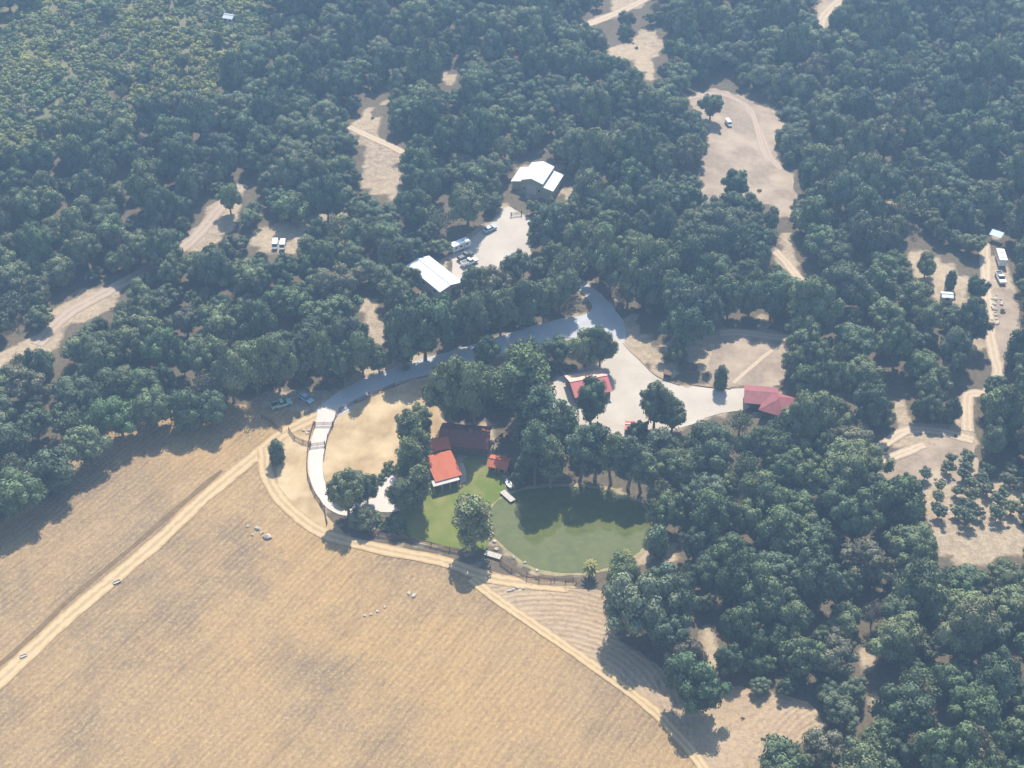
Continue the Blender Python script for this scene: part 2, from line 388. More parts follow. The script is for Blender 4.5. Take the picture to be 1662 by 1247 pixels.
def row_main(x, y): return (v_.x*x+v_.y*y, u_.x*x+u_.y*y, 0.0)
def row_east(x, y):
    q = Vector((x, y)); a = (q-c2_).length; b_ = (q-c3_).length
    k = smooth(-4, 30, q.x-P(1110,1130).x); return (a*(1-k)+b_*k, math.atan2(q.x-c2_.x, q.y-c2_.y)*60.0, 0.0)
sheet('field', FIELD, M_field, 0.04, grid=5.0, row=row_main)
sheet('field_margin', FIELD_E, M_field2, 0.07, grid=2.0, row=row_east)
sheet('meadow', [(548,672),(600,645),(660,622),(712,612),(720,680),(715,760),(640,800),(560,810),(528,780),(526,735),(535,695)], M_meadow, 0.04)
sheet('meadow', [(470,700),(508,690),(500,730),(500,775),(512,808),(532,840),(560,872),(500,850),(460,810),(448,770),(455,720)], M_meadow, 0.08)
ROAD = [(505,672),(545,640),(600,612),(680,585),(760,562),(830,540),(900,520),(945,512),(962,500),(945,478),(915,452),(940,452),(975,478),
        (1000,505),(1015,530),(1010,560),(985,560),(930,548),(850,565),(770,588),(700,606),(640,624),(585,650),(560,670),(530,680)]
sheet('road', ROAD, M_road, 0.07, jit=0.2)
YARD = [(980,551),(1005,549),(1018,565),(1041,587),(1060,606),(1079,617),(1101,625),(1115,631),(1129,627),(1157,631),(1184,632),(1216,634),(1216,662),
        (1157,675),(1121,690),(1050,708),(985,708),(900,700),(880,660),(900,620),(908,612),(955,595),(978,590)]
sheet('gravel_yard', YARD, M_yard, 0.11, jit=0.12)
sheet('gravel_yard', [(735,432),(740,405),(790,368),(812,345),(825,335),(850,350),(868,362),(862,400),(858,432),(830,432),(790,448),(755,462),(738,450)], M_yard, 0.06)
DRIVE = [(517,660),(557,660),(548,678),(537,700),(529,725),(524,750),(525,775),(532,792),(545,808),(595,815),(615,790),(630,765),(645,780),(660,805),(668,822),(640,832),
         (598,832),(560,838),(532,826),(514,804),(503,778),(500,750),(503,722),(511,695)]
sheet('driveway', DRIVE, M_conc, 0.15, jit=0.05)
LAWN = [(640,850),(660,810),(693,790),(743,775),(752,745),(780,735),(812,770),(820,785),(815,805),(796,821),(791,843),(796,871),(787,893),(760,893),(735,889),(680,877),(640,866)]
sheet('lawn', LAWN, M_lawn, 0.06, jit=0.1)
POND = [(822,806),(808,812),(799,823),(795,840),(799,865),(810,880),(826,894),(852,913),(874,924),(915,930),(946,929),(985,922),(1012,911),(1037,895),(1050,870),
        (1056,852),(1052,835),(1034,815),(998,800),(960,793),(920,790),(874,793),(845,798)]
sheet('pond_bank', [(925+(x-925)*1.04, 862+(y-862)*1.08) for x, y in POND], M_bank, 0.05, jit=0.5)
sheet('pond', POND, M_water, 0.10, jit=0.15)
sheet('path', [(746,752),(752,752),(757,770),(757,782),(748,787),(744,782),(750,772),(747,762)], M_yard, 0.12, jit=0.05)
sheet('path', [(610,834),(615,834),(609,862),(602,862)], M_conc, 0.12, jit=0.02, sm=False)
sheet('clearing', [(1168,536),(1225,535),(1278,545),(1272,620),(1200,626),(1160,632),(1150,600)], M_meadow, 0.03).data.materials[0] = mat('grey_dry_grass', (0.31,0.235,0.165), 0.95, (0.19,0.145,0.105), 0.7, detail=12, lo=.4, hi=.7, c3=(0.40,0.31,0.22), s3=0.12)
sheet('clearing', [(1148,215),(1125,160),(1165,145),(1235,172),(1270,200),(1262,260),(1285,290),(1285,350),(1240,330),(1140,330)], bpy.data.materials['grey_dry_grass'], 0.03, jit=1.5)
sheet('clearing', [(1565,700),(1590,760),(1540,790),(1440,790),(1420,760),(1480,735)], bpy.data.materials['grey_dry_grass'], 0.03, jit=1.0)
sheet('clearing', [(1608,470),(1645,470),(1655,530),(1640,570),(1618,600),(1612,540)], bpy.data.materials['grey_dry_grass'], 0.03, jit=1.0)
sheet('hillside', [(-300,-100),(-300,250),(0,215),(90,200),(170,150),(230,130),(330,150),(400,90),(440,0),(440,-100)], mat('hillside_grass', (0.13,0.125,0.06), 0.95, (0.19,0.165,0.09), 0.3, detail=8), 0.05, jit=2.0, grid=4.0)
# tracks
ribbon('track', [(-120,1205),(0,1105),(60,1048),(130,985),(250,885),(330,810),(415,740),(455,707),(490,688),(520,674)], 3.9, M_track, 0.13)
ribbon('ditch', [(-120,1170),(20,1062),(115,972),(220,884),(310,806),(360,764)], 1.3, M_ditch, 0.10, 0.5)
ribbon('track', [(428,728),(436,780),(470,826),(530,868),(620,892),(720,912),(790,937),(860,948),(925,954),(925,955)], 3.3, M_track, 0.14)
ribbon('track', [(765,940),(800,968),(850,1003),(960,1079),(1050,1145),(1095,1190),(1130,1230),(1170,1290)], 2.4, M_track, 0.15)
ribbon('track', [(1168,541),(1200,540),(1240,545),(1278,549)], 3.2, M_track2, 0.07)
ribbon('track', [(1190,622),(1215,600),(1245,575),(1268,560)], 1.2, M_track2, 0.07)
ribbon('track', [(1115,160),(1160,152),(1200,165),(1222,190),(1238,225),(1250,255),(1268,275)], 2.2, M_faint, 0.07)
ribbon('track', [(1185,158),(1215,175),(1228,205),(1237,240),(1247,262)], 2.0, M_faint, 0.09)
ribbon('track', [(1598,395),(1600,440),(1603,490),(1607,540),(1614,580),(1620,605),(1600,640),(1572,640),(1570,700)], 3.2, M_track2, 0.07)
ribbon('track', [(1580,715),(1520,700),(1470,700),(1440,718),(1400,740)], 3.0, M_track2, 0.09)
ribbon('track', [(1500,722),(1460,738),(1420,752),(1380,765)], 2.8, M_track2, 0.10)
ribbon('track', [(566,206),(600,222),(640,240),(665,256)], 3.0, M_track2, 0.07)
ribbon('track', [(940,44),(985,28),(1030,8),(1065,-10)], 4.0, M_track2, 0.07)
ribbon('track', [(1330,50),(1338,25),(1365,0),(1390,-15)], 4.0, M_track2, 0.07)
ribbon('track', [(1250,400),(1275,425),(1300,455),(1330,470)], 3.0, M_track2, 0.07)
ribbon('track', [(60,560),(110,510),(180,470),(300,400),(360,335),(395,300)], 4.0, M_faint, 0.07)

# ------------------------------------------------------------------ buildings
def uvroof(v4, m, mb_list, uvs):
    pass
def roof_slab(name, pts, th, m, parent):
    """one sloping roof plane: pts = [eave a, eave b, ridge b, ridge a]; UV u runs along the eave"""
    pts = [Vector(p) for p in pts]; n = (pts[1]-pts[0]).cross(pts[-1]-pts[0]).normalized()
    if n.z < 0: n = -n
    k = len(pts); vs = [p+n*th for p in pts]+[p for p in pts]
    fs = [tuple(range(k)), tuple(range(k, 2*k))[::-1]]+[(i, i+k, (i+1)%k+k, (i+1)%k) for i in range(k)]
    me = bpy.data.meshes.new(name); me.from_pydata([tuple(q) for q in vs], [], fs); me.materials.append(m)
    ul = me.uv_layers.new(name='UVMap'); e = (pts[1]-pts[0]).normalized(); s = n.cross(e)
    for lp in me.loops:
        q = Vector(vs[lp.vertex_index])-pts[0]; ul.data[lp.index].uv = (q.dot(e), q.dot(s))
    bm = bmesh.new(); bm.from_mesh(me); bmesh.ops.recalc_face_normals(bm, faces=bm.faces); bm.to_mesh(me); bm.free()
    return link(bpy.data.objects.new(name, me), parent)
def fit(corners, z):
    c = [Pz(x, y, z) for x, y in corners]
    ctr = sum(c, Vector())/4; ax = ((c[1]-c[0])+(c[2]-c[3]))/2; ay = ((c[2]-c[1])+(c[3]-c[0]))/2
    return ctr, ax.length, ay.length, math.atan2(ax.y, ax.x)
def window(root, x, y, z, rz, w_=1.1, h_=1.0):
    f = MB(); f.box((0,0,0), (w_+0.16, 0.08, h_+0.16)); o = f.build('window', M_frame, root); o.location = (x, y, z); o.rotation_euler = (0,0,rz)
    g = MB(); g.box((0,-0.05,0), (w_, 0.04, h_)); g.box((0,-0.075,0), (0.05, 0.03, h_)); g.build('pane', M_glass, o)
def door(root, x, y, rz, w_=1.0, h_=2.1, m=None):
    f = MB(); f.box((0,0,h_/2), (w_, 0.1, h_)); o = f.build('door', m or M_door, root); o.location = (x, y, 0.02); o.rotation_euler = (0,0,rz)
    g = MB(); g.box((w_*0.38,-0.09,1.0), (0.06, 0.08, 0.14)); g.build('handle', M_rim, o)
def gable(name, loc, w_, l_, rz, hw, rise, mw, mr, oh=0.45, end_door=True, nwin=3):
    """ridge runs along local y"""
    root = empty(name, loc, rz)
    wb = MB(); wb.prism([(-w_/2+.02, -0.6), (w_/2-.02, -0.6), (w_/2-.02, hw), (0, hw+rise), (-w_/2+.02, hw)], -l_/2+.02, l_/2-.02); wb.build('wall', mw, root)
    k = rise/(w_/2)
    for s in (-1, 1):
        e = s*(w_/2+oh); ze = hw-oh*k+0.06
        roof_slab('roof', [(e, -l_/2-oh, ze), (e, l_/2+oh, ze), (0.0, l_/2+oh, hw+rise+0.06), (0.0, -l_/2-oh, hw+rise+0.06)], 0.09, mr, root)
    cp = MB(); cp.box((0, 0, hw+rise+0.2), (0.4, l_+2*oh+0.1, 0.06)); cp.build('ridge_cap', mr, root)
    if end_door: door(root, w_*0.12, -l_/2-0.03, 0)
    window(root, -w_*0.25, -l_/2-0.03, 1.6, 0)
    if w_ > 7: window(root, w_*0.33, -l_/2-0.03, 1.6, 0)
    for i in range(nwin):
        y = -l_/2+(i+0.5)*l_/nwin
        window(root, w_/2+0.03, y, 1.5, R(90)); window(root, -w_/2-0.03, y, 1.5, R(-90))
    return root

# white barn with raised centre and lean-tos
zc = 4.6
ctr, ww, ll, rz = fit([(853,304),(887,309),(890,281),(857,273)], zc)
barn = empty('white_barn', (ctr.x, ctr.y, H(ctr.x, ctr.y)), rz)
tag(barn, 'white metal barn with raised centre roof and two lower side roofs in the woods', 'barn')
wb = MB(); hw, rise = zc, 1.1
wb.prism([(-ww/2, -1), (ww/2, -1), (ww/2, hw), (0, hw+rise), (-ww/2, hw)], -ll/2+.3, ll/2-.3); wb.build('wall', M_cream, barn)
for s in (-1, 1):
    roof_slab('roof', [(s*(ww/2+.35), -ll/2-.2, hw-.02), (s*(ww/2+.35), ll/2+.2, hw-.02), (0, ll/2+.2, hw+rise+.08), (0, -ll/2-.2, hw+rise+.08)], .1, M_whiteroof, barn)
    lw = 3.3; q = MB()
    q.prism([(s*(ww/2+.02), -1), (s*(ww/2+lw), -1), (s*(ww/2+lw), 2.7), (s*(ww/2+.02), 3.4)], -ll/2+(1.2 if s<0 else .2), ll/2-(1.2 if s<0 else .6)); q.build('side_wall', M_cream, barn)
    y0, y1 = -ll/2+(.9 if s<0 else -.1), ll/2-(.9 if s<0 else .4)
    roof_slab('side_roof', [(s*(ww/2+lw+.4), y0, 2.72), (s*(ww/2+lw+.4), y1, 2.72), (s*(ww/2+.03), y1, 3.55), (s*(ww/2+.03), y0, 3.55)], .1, M_whiteroof, barn)
door(barn, 0, -ll/2+.27, 0, 3.0, 3.2, M_wallw); window(barn, -ww*0.36, -ll/2+.27, 1.8, 0, .7); window(barn, ww*0.36, -ll/2+.27, 1.8, 0, .7)

# long white roofed shed
ctr, ww, ll, rz = fit([(703,485),(739,465),(706,421),(674,431)], 3.2)
o = gable('white_roofed_shed', (ctr.x, ctr.y, H(ctr.x, ctr.y)), ww, ll, rz, 2.9, 0.75, M_wallw, M_whiteroof, 0.3)
tag(o, 'long shed with a low white metal roof beside the parking yard', 'shed')
# red roofed house by the gravel yard
ctr, ww, ll, rz = fit([(930,641),(990,637),(979,594),(921,611)], 3.3)
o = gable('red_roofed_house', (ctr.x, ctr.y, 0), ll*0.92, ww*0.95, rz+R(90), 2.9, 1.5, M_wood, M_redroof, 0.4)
tag(o, 'bright red metal roofed house half hidden by a tree on the pale gravel yard', 'house')
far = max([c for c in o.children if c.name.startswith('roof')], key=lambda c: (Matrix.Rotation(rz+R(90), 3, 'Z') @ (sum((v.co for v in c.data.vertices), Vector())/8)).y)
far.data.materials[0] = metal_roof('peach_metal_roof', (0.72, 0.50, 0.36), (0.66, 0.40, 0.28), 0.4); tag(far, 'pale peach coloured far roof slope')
# right hand red house, two wings
def hipwing(root, c, w_, l_, rz, hw, rise, mr, hip=True):
    cs, sn = math.cos(rz), math.sin(rz)
    def T(x, y, z): return (c[0]+x*cs-y*sn, c[1]+x*sn+y*cs, z)
    a = w_/2; b_ = l_/2; e = 0.5; r_ = b_-(a if hip else 0)
    A, B, C_, D = (-a-e,-b_-e), (a+e,-b_-e), (a+e,b_+e), (-a-e,b_+e); z0 = hw; z1 = hw+rise
    k = r_ if hip else b_+e
    roof_slab('roof', [T(*A, z0), T(*D, z0), T(0, k, z1), T(0, -k, z1)], .09, mr, root)
    roof_slab('roof', [T(*B, z0), T(*C_, z0), T(0, k, z1), T(0, -k, z1)], .09, mr, root)
    if hip:
        roof_slab('roof', [T(*A, z0), T(*B, z0), T(0, -k, z1)], .09, mr, root)
        roof_slab('roof', [T(*D, z0), T(*C_, z0), T(0, k, z1)], .09, mr, root)
ctr = Pz(1252, 650, 3.2)
root = empty('red_roofed_house', (ctr.x, ctr.y, 0), 0); tag(root, 'faded red hip roofed house with dark carport at the right end of the yard', 'house')
c1 = Pz(1235, 641, 3.2)-ctr; c2 = Pz(1262, 656, 3.2)-ctr
wl = MB(); wl.box((c1.x, c1.y+1.2, 1.0), (6.2, 4.2, 3.9), rz=R(-8)); wl.box((c2.x, c2.y, 1.02), (5.6, 6.0, 3.92), rz=R(-25)); wl.build('wall', M_wood, root)
hipwing(root, (c1.x, c1.y), 6.2, 7.6, R(82), 2.95, 1.2, M_redroof2, False)
hipwing(root, (c2.x, c2.y), 6.4, 7.4, R(-25), 3.1, 1.9, M_redroof2, True)
q = MB(); q.box((c1.x-0.3, c1.y-2.2, 1.35), (4.4, 2.0, 2.7)); q.build('carport', M_door, root)
window(root, c2.x-1.0, c2.y-3.1, 1.5, R(-25)); window(root, c2.x+1.4, c2.y-3.7, 1.5, R(-25)); door(root, c1.x+2.2, c1.y-1.1, R(-8))
# small red shed
ctr, ww, ll, rz = fit([(1015,696),(1029,697),(1030,682),(1016,681)], 2.3)
o = gable('red_shed', (ctr.x, ctr.y, 0), ll*.85, ww*.95, rz+R(90), 1.9, 0.4, M_wood, M_redroof, 0.2, nwin=1); tag(o, 'tiny red roofed shed at the lower edge of the gravel yard beside trees', 'shed')
# main house: lower terracotta wing, upper wing and shaded wing behind
ctr = Pz(722, 752, 3.4)
root = empty('terracotta_roofed_house', (ctr.x, ctr.y, 0), 0); tag(root, 'house with terracotta orange roofs and a pale porch above the green lawn', 'house')
ca, wa, la, ra = fit([(699,784),(745,771),(733,728),(693,738)], 3.2)
cb, wb_, lb, rb = fit([(697,735),(733,726),(724,708),(697,712)], 3.9)
cc, wc, lc, rc = fit([(712,722),(793,729),(797,692),(716,686)], 3.6)
wl = MB()
for c_, w_, l_, r_, h_ in ((ca, wa, la, ra, 3.12), (cb, wb_, lb, rb, 3.8), (cc, wc, lc, rc, 3.5)):
    p = c_-ctr; wl.box((p.x, p.y, h_/2-0.3), (w_-0.8, l_-0.9, h_+0.6), rz=r_)
wl.build('wall', M_wood, root)
def rect_roof(root, c_, w_, l_, r_, z0, z1, ridge, m, nm='roof'):
    p = c_-ctr; cs, sn = math.cos(r_), math.sin(r_)
    T = lambda x, y, z: (p.x+x*cs-y*sn, p.y+x*sn+y*cs, z)
    a, b_ = w_/2, l_/2
    if ridge is None:     # one slope rising to +y
        roof_slab(nm, [T(-a,-b_,z0), T(a,-b_,z0), T(a,b_,z1), T(-a,b_,z1)], .1, m, root)
    else:                 # ridge along local x at y = ridge*b
        roof_slab(nm, [T(-a,-b_,z0), T(a,-b_,z0), T(a,ridge*b_,z1), T(-a,ridge*b_,z1)], .1, m, root)
        roof_slab(nm, [T(-a,b_,z0), T(a,b_,z0), T(a,ridge*b_,z1), T(-a,ridge*b_,z1)], .1, m, root)
rect_roof(root, ca, wa, la, ra, 3.0, 4.2, 0.55, M_orange)
rect_roof(root, cb, wb_, lb, rb, 3.7, 4.9, 0.3, M_orange)
rect_roof(root, cc, wc, lc, rc, 3.4, 5.2, 0.0, metal_roof('maroon_roof', (0.26, 0.085, 0.06), (0.19, 0.065, 0.05), 0.8, 0.5, 0.1))
p = Pz(724, 782, 2.6)-ctr
rect_roof(root, Pz(723, 780, 2.8), wa*0.98, 1.8, ra, 2.6, 2.85, None, M_wallw, 'porch_roof')
for s in (-0.45, -0.15, 0.15, 0.45):
    q = MB(); q.box((p.x+s*wa*math.cos(ra), p.y+s*wa*math.sin(ra)-0.7, 1.2), (0.14, 0.14, 2.6)); q.build('porch_post', M_frame, root)
q = MB(); q.box((cc.x-ctr.x+1.5, cc.y-ctr.y-0.9, 5.2), (0.8, 0.8, 1.6)); q.box((cc.x-ctr.x+1.5, cc.y-ctr.y-0.9, 6.05), (0.95, 0.95, 0.15)); q.build('chimney', M_chim, root)
# cabin by the pond
ctr0, ww, ll, rz = fit([(796,752),(825,758),(825,744),(796,739)], 2.6)
ctr = ctr0
o = gable('red_cabin', (ctr0.x, ctr0.y-0.3, 0), ll*1.25, ww, rz+R(90), 2.4, 0.8, M_wood, M_orange, 0.35, nwin=2); tag(o, 'small orange roofed cabin between the house and the pond', 'cabin')
# little white shed at the right
c_ = P(1535, 488); o = gable('garden_shed', (c_.x, c_.y, c_.z), 2.6, 3.0, R(85), 1.9, 0.4, M_wallw, M_whiteroof, 0.15, nwin=1); tag(o, 'small square shed with a white roof in the right hand clearing', 'shed')
# blue roof at right
c_ = P(1615, 390); root = empty('blue_canopy', c_, R(-35)); tag(root, 'small pale blue roofed shelter under trees at the right edge', 'shelter')
roof_slab('roof', [(-1.8,-1.3,2.0), (1.8,-1.3,2.0), (1.8,1.3,2.5), (-1.8,1.3,2.5)], .08, M_blueroof, root)
for x in (-1.6, 1.6):
    for y in (-1.1, 1.1):
        q = MB(); q.box((x, y, 1.0), (0.1, 0.1, 2.0 if y < 0 else 2.7)); q.build('post', M_frame, root)
# far house on the hill
c_ = P(374, 40); o = gable('hill_cottage', (c_.x, c_.y, c_.z+0.8), 2.8, 3.4, R(70), 2.2, 0.7, M_wallw, M_whiteroof, 0.3, nwin=2); tag(o, 'tiny pale cottage alone in brush on the far hillside', 'cottage')
# plank platform, jetty, troughs
def platform(name, px, a, b_, rz, label, cat, h=0.5):
    c_ = P(*px); r_ = empty(name, c_, rz); tag(r_, label, cat)
    q = MB(); n = 6
    for i in range(n): q.box((-a/2+(i+.5)*a/n, 0, h), (a/n-0.04, b_, 0.07))
    q.build('deck', M_stone, r_)
    for x in (-a/2+.1, a/2-.1):
        for y in (-b_/2+.1, b_/2-.1):
            q = MB(); q.box((x, y, h/2-0.05), (0.12, 0.12, h+0.05)); q.build('leg', M_fence, r_)
    return r_
platform('wooden_platform', (800, 903), 4.0, 1.5, R(-22), 'flat pale plank platform beside the fence under the tall lone tree', 'platform')
platform('jetty', (824, 808), 4.2, 1.5, R(-52), 'short pale plank jetty at the top left of the green pond', 'jetty', 0.6)
c_ = P(826, 788); r_ = empty('rowing_boat', c_+Vector((0,0,0.1)), R(-70)); tag(r_, 'small white rowing boat pulled up above the jetty', 'boat')
q = MB(); st = []
for i in range(9):
    s = -1+i/4; wd = 0.62*(1-abs(s)**2.4)+0.03; zt = 0.5+0.15*s*s
    st.append([(s*1.7, -wd, zt), (s*1.7, -wd*0.6, 0.06+0.15*s*s), (s*1.7, wd*0.6, 0.06+0.15*s*s), (s*1.7, wd, zt), (s*1.7, wd*0.85, zt), (s*1.7, wd*0.5, 0.16+0.15*s*s), (s*1.7, -wd*0.5, 0.16+0.15*s*s), (s*1.7, -wd*0.85, zt)])
q.add([p for r0 in st for p in r0], [(i*8+k, i*8+(k+1)%8, (i+1)*8+(k+1)%8, (i+1)*8+k) for i in range(8) for k in range(8)]); q.build('hull', M_white, r_)
for x in (-0.7, 0.3):
    q = MB(); q.box((x, 0, 0.42), (0.25, 1.0, 0.04)); q.build('seat', M_fence, r_)
def trough(px, rz, label, s=1.0):
    r_ = empty('water_trough', P(*px), rz); tag(r_, label, 'trough')
    q = MB(); q.prism([(-.45*s,.05),(.45*s,.05),(.6*s,.6*s),(.5*s,.6*s),(.38*s,.15),(-.38*s,.15),(-.5*s,.6*s),(-.6*s,.6*s)], -1.1*s, 1.1*s); q.box((0,-1.1*s+.04,.33*s),(.9*s,.08,.5*s)); q.box((0,1.1*s-.04,.33*s),(.9*s,.08,.5*s)); q.build('basin', M_stone, r_)
    for y in (-.8, .8):
        q = MB(); q.box((0, y*s, .03), (1.1*s, .2*s, .1)); q.build('foot', M_fence, r_)
trough((190,946), R(-55), 'pale water trough standing beside the long diagonal dirt track', .75)
trough((38,1066), R(-60), 'pale trough at the lower left end of the diagonal dirt track', .65)

# ------------------------------------------------------------------ vehicles
def wheels(root, xs, y, r_=0.36):
    for x in xs:
        for s in (-1, 1):
            q = MB(); q.tube([(x, s*y-0.12, r_), (x, s*y+0.12, r_)], r_, 14); wl = q.build('wheel', M_tyre, root)
            q = MB(); q.tube([(x, s*y-0.135, r_), (x, s*y+0.135, r_)], r_*0.55, 10); q.build('rim', M_rim, wl)
def vehicle(name, px, rz, body, label, cat, kind='car', off=None, s=1.0):
    c_ = P(*px); root = empty(name, c_+Vector((0, 0, 0.13)), rz); root.scale = (s, s, s); tag(root, label, cat)
    q = MB()
    if kind == 'car':
        q.prism([(-2.25,.35),(2.2,.35),(2.3,.6),(2.15,.82),(1.1,.95),(-1.9,1.0),(-2.25,.9)], -.88, .88, axis='y'); q.build('body', body, root, bevel=.07)
        g = MB(); g.prism([(-1.85,.96),(1.15,.96),(.35,1.42),(-1.35,1.44)], -.76, .76); g.build('window', M_glass, root, bevel=.03)
        g = MB(); g.prism([(-1.3,1.42),(.3,1.42),(.2,1.5),(-1.2,1.5)], -.70, .70); g.build('cabin_roof', body, root, bevel=.03)
        wheels(root, (-1.4, 1.4), .82)
    elif kind == 'pickup':
        q.prism([(-2.6,.45),(2.55,.45),(2.65,.75),(2.5,1.0),(1.3,1.12),(-.5,1.12),(-.5,1.1),(-2.6,1.1)], -.94, .94); q.build('body', body, root, bevel=.06)
        g = MB(); g.prism([(-.55,1.1),(1.35,1.1),(.6,1.68),(-.4,1.7)], -.82, .82); g.build('window', M_glass, root, bevel=.03)
        g = MB(); g.prism([(-.38,1.68),(.58,1.66),(.5,1.77),(-.32,1.77)], -.78, .78); g.build('cabin_roof', body, root, bevel=.03)
        g = MB(); g.box((-1.6, 0, 1.13), (1.85, 1.6, .04), m=0); g.box((-1.6,.88,1.25),(1.95,.08,.28),m=1); g.box((-1.6,-.88,1.25),(1.95,.08,.28),m=1); g.box((-2.56,0,1.25),(.08,1.76,.28),m=1)
        g.build('cargo_bed', [M_black, body], root)
        wheels(root, (-1.6, 1.65), .86, .4)
    elif kind == 'van':
        q.prism([(-2.5,.4),(2.5,.4),(2.55,.9),(1.9,1.25),(1.45,2.1),(1.2,2.25),(-2.4,2.25),(-2.5,2.1)], -.95, .95); q.build('body', body, root, bevel=.08)
        g = MB(); g.prism([(1.96,1.25),(1.50,2.05),(1.4,2.0),(1.8,1.25)], -.8, .8); g.build('windscreen', M_glass, root)
        for s2 in (-1, 1):
            g = MB(); g.box((.9, s2*.955, 1.6), (.9, .02, .5)); g.build('window', M_glass, root)
        wheels(root, (-1.6, 1.6), .88, .38)
    elif kind == 'trailer':
        q.prism([(-3.2,.55),(2.9,.55),(3.3,1.2),(3.1,2.3),(2.7,2.6),(-3.0,2.65),(-3.2,2.4)], -1.15, 1.15); q.build('body', body, root, bevel=.1)
        for s2 in (-1, 1):
            for x in (-2.1, -.4, 1.8):
                g = MB(); g.box((x, s2*1.155, 1.75), (.9, .02, .55)); g.build('window', M_glass, root)
        g = MB(); g.box((.8,-1.16,1.4),(.65,.03,1.7)); g.build('door', M_frame, root)
        for x in (-1.6, 1.0):
            g = MB(); g.box((x, 0, 2.72), (.7, .7, .18)); g.build('roof_vent', M_frame, root, bevel=.04)
        wheels(root, (-.6, .25), 1.05, .34)
        g = MB(); g.tube([(3.1,.5,.5),(4.3,0,.5),(3.1,-.5,.5)], .06, 6); g.build('tow_bar', M_black, root)
        return root
    fx = 2.22 if kind == 'car' else (2.6 if kind == 'pickup' else 2.5)
    for s2 in (-1, 1):
        g = MB(); g.box((fx, s2*.62, .72), (.12, .36, .16)); g.build('headlight', M_lamp, root)
        g = MB(); g.box((-fx-.04 if kind != 'car' else -2.24, s2*.7, .8), (.1, .22, .16)); g.build('tail_light', M_red, root)
    return root
vehicle('pickup_truck', (457, 660), R(25), M_palegreen, 'pale green pickup parked in shade left of the driveway entrance', 'pickup', 'pickup', s=1.05)
vehicle('parked_car', (497, 650), R(-42), M_bluec, 'silver blue car parked in shade right beside the driveway entrance', 'car', 'car')
vehicle('pickup_truck', (756, 419), R(40), M_black, 'dark pickup parked above the white one in the shed yard', 'pickup', 'pickup')
vehicle('pickup_truck', (762, 429), R(35), M_white, 'white pickup parked in sun below the dark one in the shed yard', 'pickup', 'pickup')
vehicle('parked_car', (795, 375), R(40), M_bluec, 'pale blue car parked in shade at the top of the shed yard', 'car', 'car')
vehicle('camper_trailer', (747, 405), R(36), M_white, 'white camper trailer parked above the pickups in the shed yard', 'trailer', 'trailer')
vehicle('van', (447, 401), R(-88), M_white, 'left one of two white vans facing out of the woods', 'van', 'van', s=.8)
vehicle('van', (459, 402), R(-90), M_white, 'right one of two white vans facing out of the woods', 'van', 'van', s=.8)
vehicle('van', (1182, 203), R(-75), M_white, 'lone white van parked in the big upper right clearing', 'van', 'van', s=.7)
vehicle('camper_trailer', (1623, 425), R(85), M_white, 'white camper trailer standing on the dirt lane at the right edge', 'trailer', 'trailer')
vehicle('pickup_truck', (1623, 455), R(-88), M_white, 'white pickup below the trailer on the right hand dirt lane', 'pickup', 'pickup')
vehicle('parked_car', (808, 352), R(60), M_silver, 'silver car half hidden near the white barn approach', 'car', 'car') if False else None

# ------------------------------------------------------------------ fences and curbs
post_mb = MB(); post_mb.box((0, 0, 0.6), (0.16, 0.16, 1.45)); post_mb.box((0, 0, 1.34), (0.2, 0.2, 0.05)); post_me = post_mb.mesh('post', M_fence)
def fence(px, label, rails=3, step=2.6):
    pts = crom([P(*q).to_2d() for q in px], step)
    c0 = pts[0]; root = empty('rail_fence', (c0.x, c0.y, H(c0.x, c0.y))); tag(root, label, 'fence'); z0 = root.location.z
    L = [Vector((p.x-c0.x, p.y-c0.y, H(p.x, p.y)-z0)) for p in pts]
    for p in L[:100]:
        o = bpy.data.objects.new('post', post_me); o.location = p; link(o, root)
    for k in range(rails):
        q = MB(); z = 0.35+k*0.38
        for a, b_ in zip(L[:-1], L[1:]):
            d = b_-a; ang = math.atan2(d.y, d.x); m_ = (a+b_)/2
            q.box((m_.x, m_.y, m_.z+z), (d.length-0.02, 0.06, 0.15), rz=ang)
        q.build('rail', M_fence, root)
fence([(509,690),(503,712),(499,740),(500,775),(512,805),(527,827),(531,850)], 'brown rail fence down the left side of the pale driveway')
fence([(640,628),(600,643),(577,655),(552,668),(541,690),(532,712),(526,745)], 'brown rail fence on the right side of the driveway top')
fence([(425,679),(442,688),(458,700)], 'short brown rail fence beside the field left of the track')
fence([(469,700),(478,713),(492,720),(505,723)], 'short curved rail fence between the track and the driveway')
fence([(600,868),(655,876),(700,886),(730,894),(780,903)], 'brown rail fence between the green lawn and the field track')
fence([(812,915),(830,928),(855,941),(875,945),(935,948)], 'dark rail fence along the near bank below the pond')
fence([(855,934),(875,941),(900,943),(930,943)], 'low second rail fence close above the pond side fence', 2)
def gate(pa, pb, label):
    a, b_ = P(*pa), P(*pb); d = b_-a; root = empty('farm_gate', a+Vector((0,0,0.15)), math.atan2(d.y, d.x)); tag(root, label, 'gate'); L = d.length
    q = MB()
    for k in range(5): q.box((L/2, 0, 0.25+k*0.24), (L, 0.05, 0.06))
    q.box((L/2, 0, 0.7), (0.07, 0.07, 1.1)); q.box((.04,0,.7),(.08,.08,1.2)); q.box((L-.04,0,.7),(.08,.08,1.2)); q.build('gate_leaf', M_door, root)
    for x in (-0.12, L+0.12):
        q = MB(); q.box((x, 0, 0.65), (0.2, 0.2, 1.6)); q.build('post', M_fence, root)
gate((512,692),(540,692), 'dark metal gate across the driveway near the road'); gate((504,727),(527,724), 'dark metal gate across the driveway further down')
gate((830,352),(846,350), 'pale bar gate on the lane below the white barn')
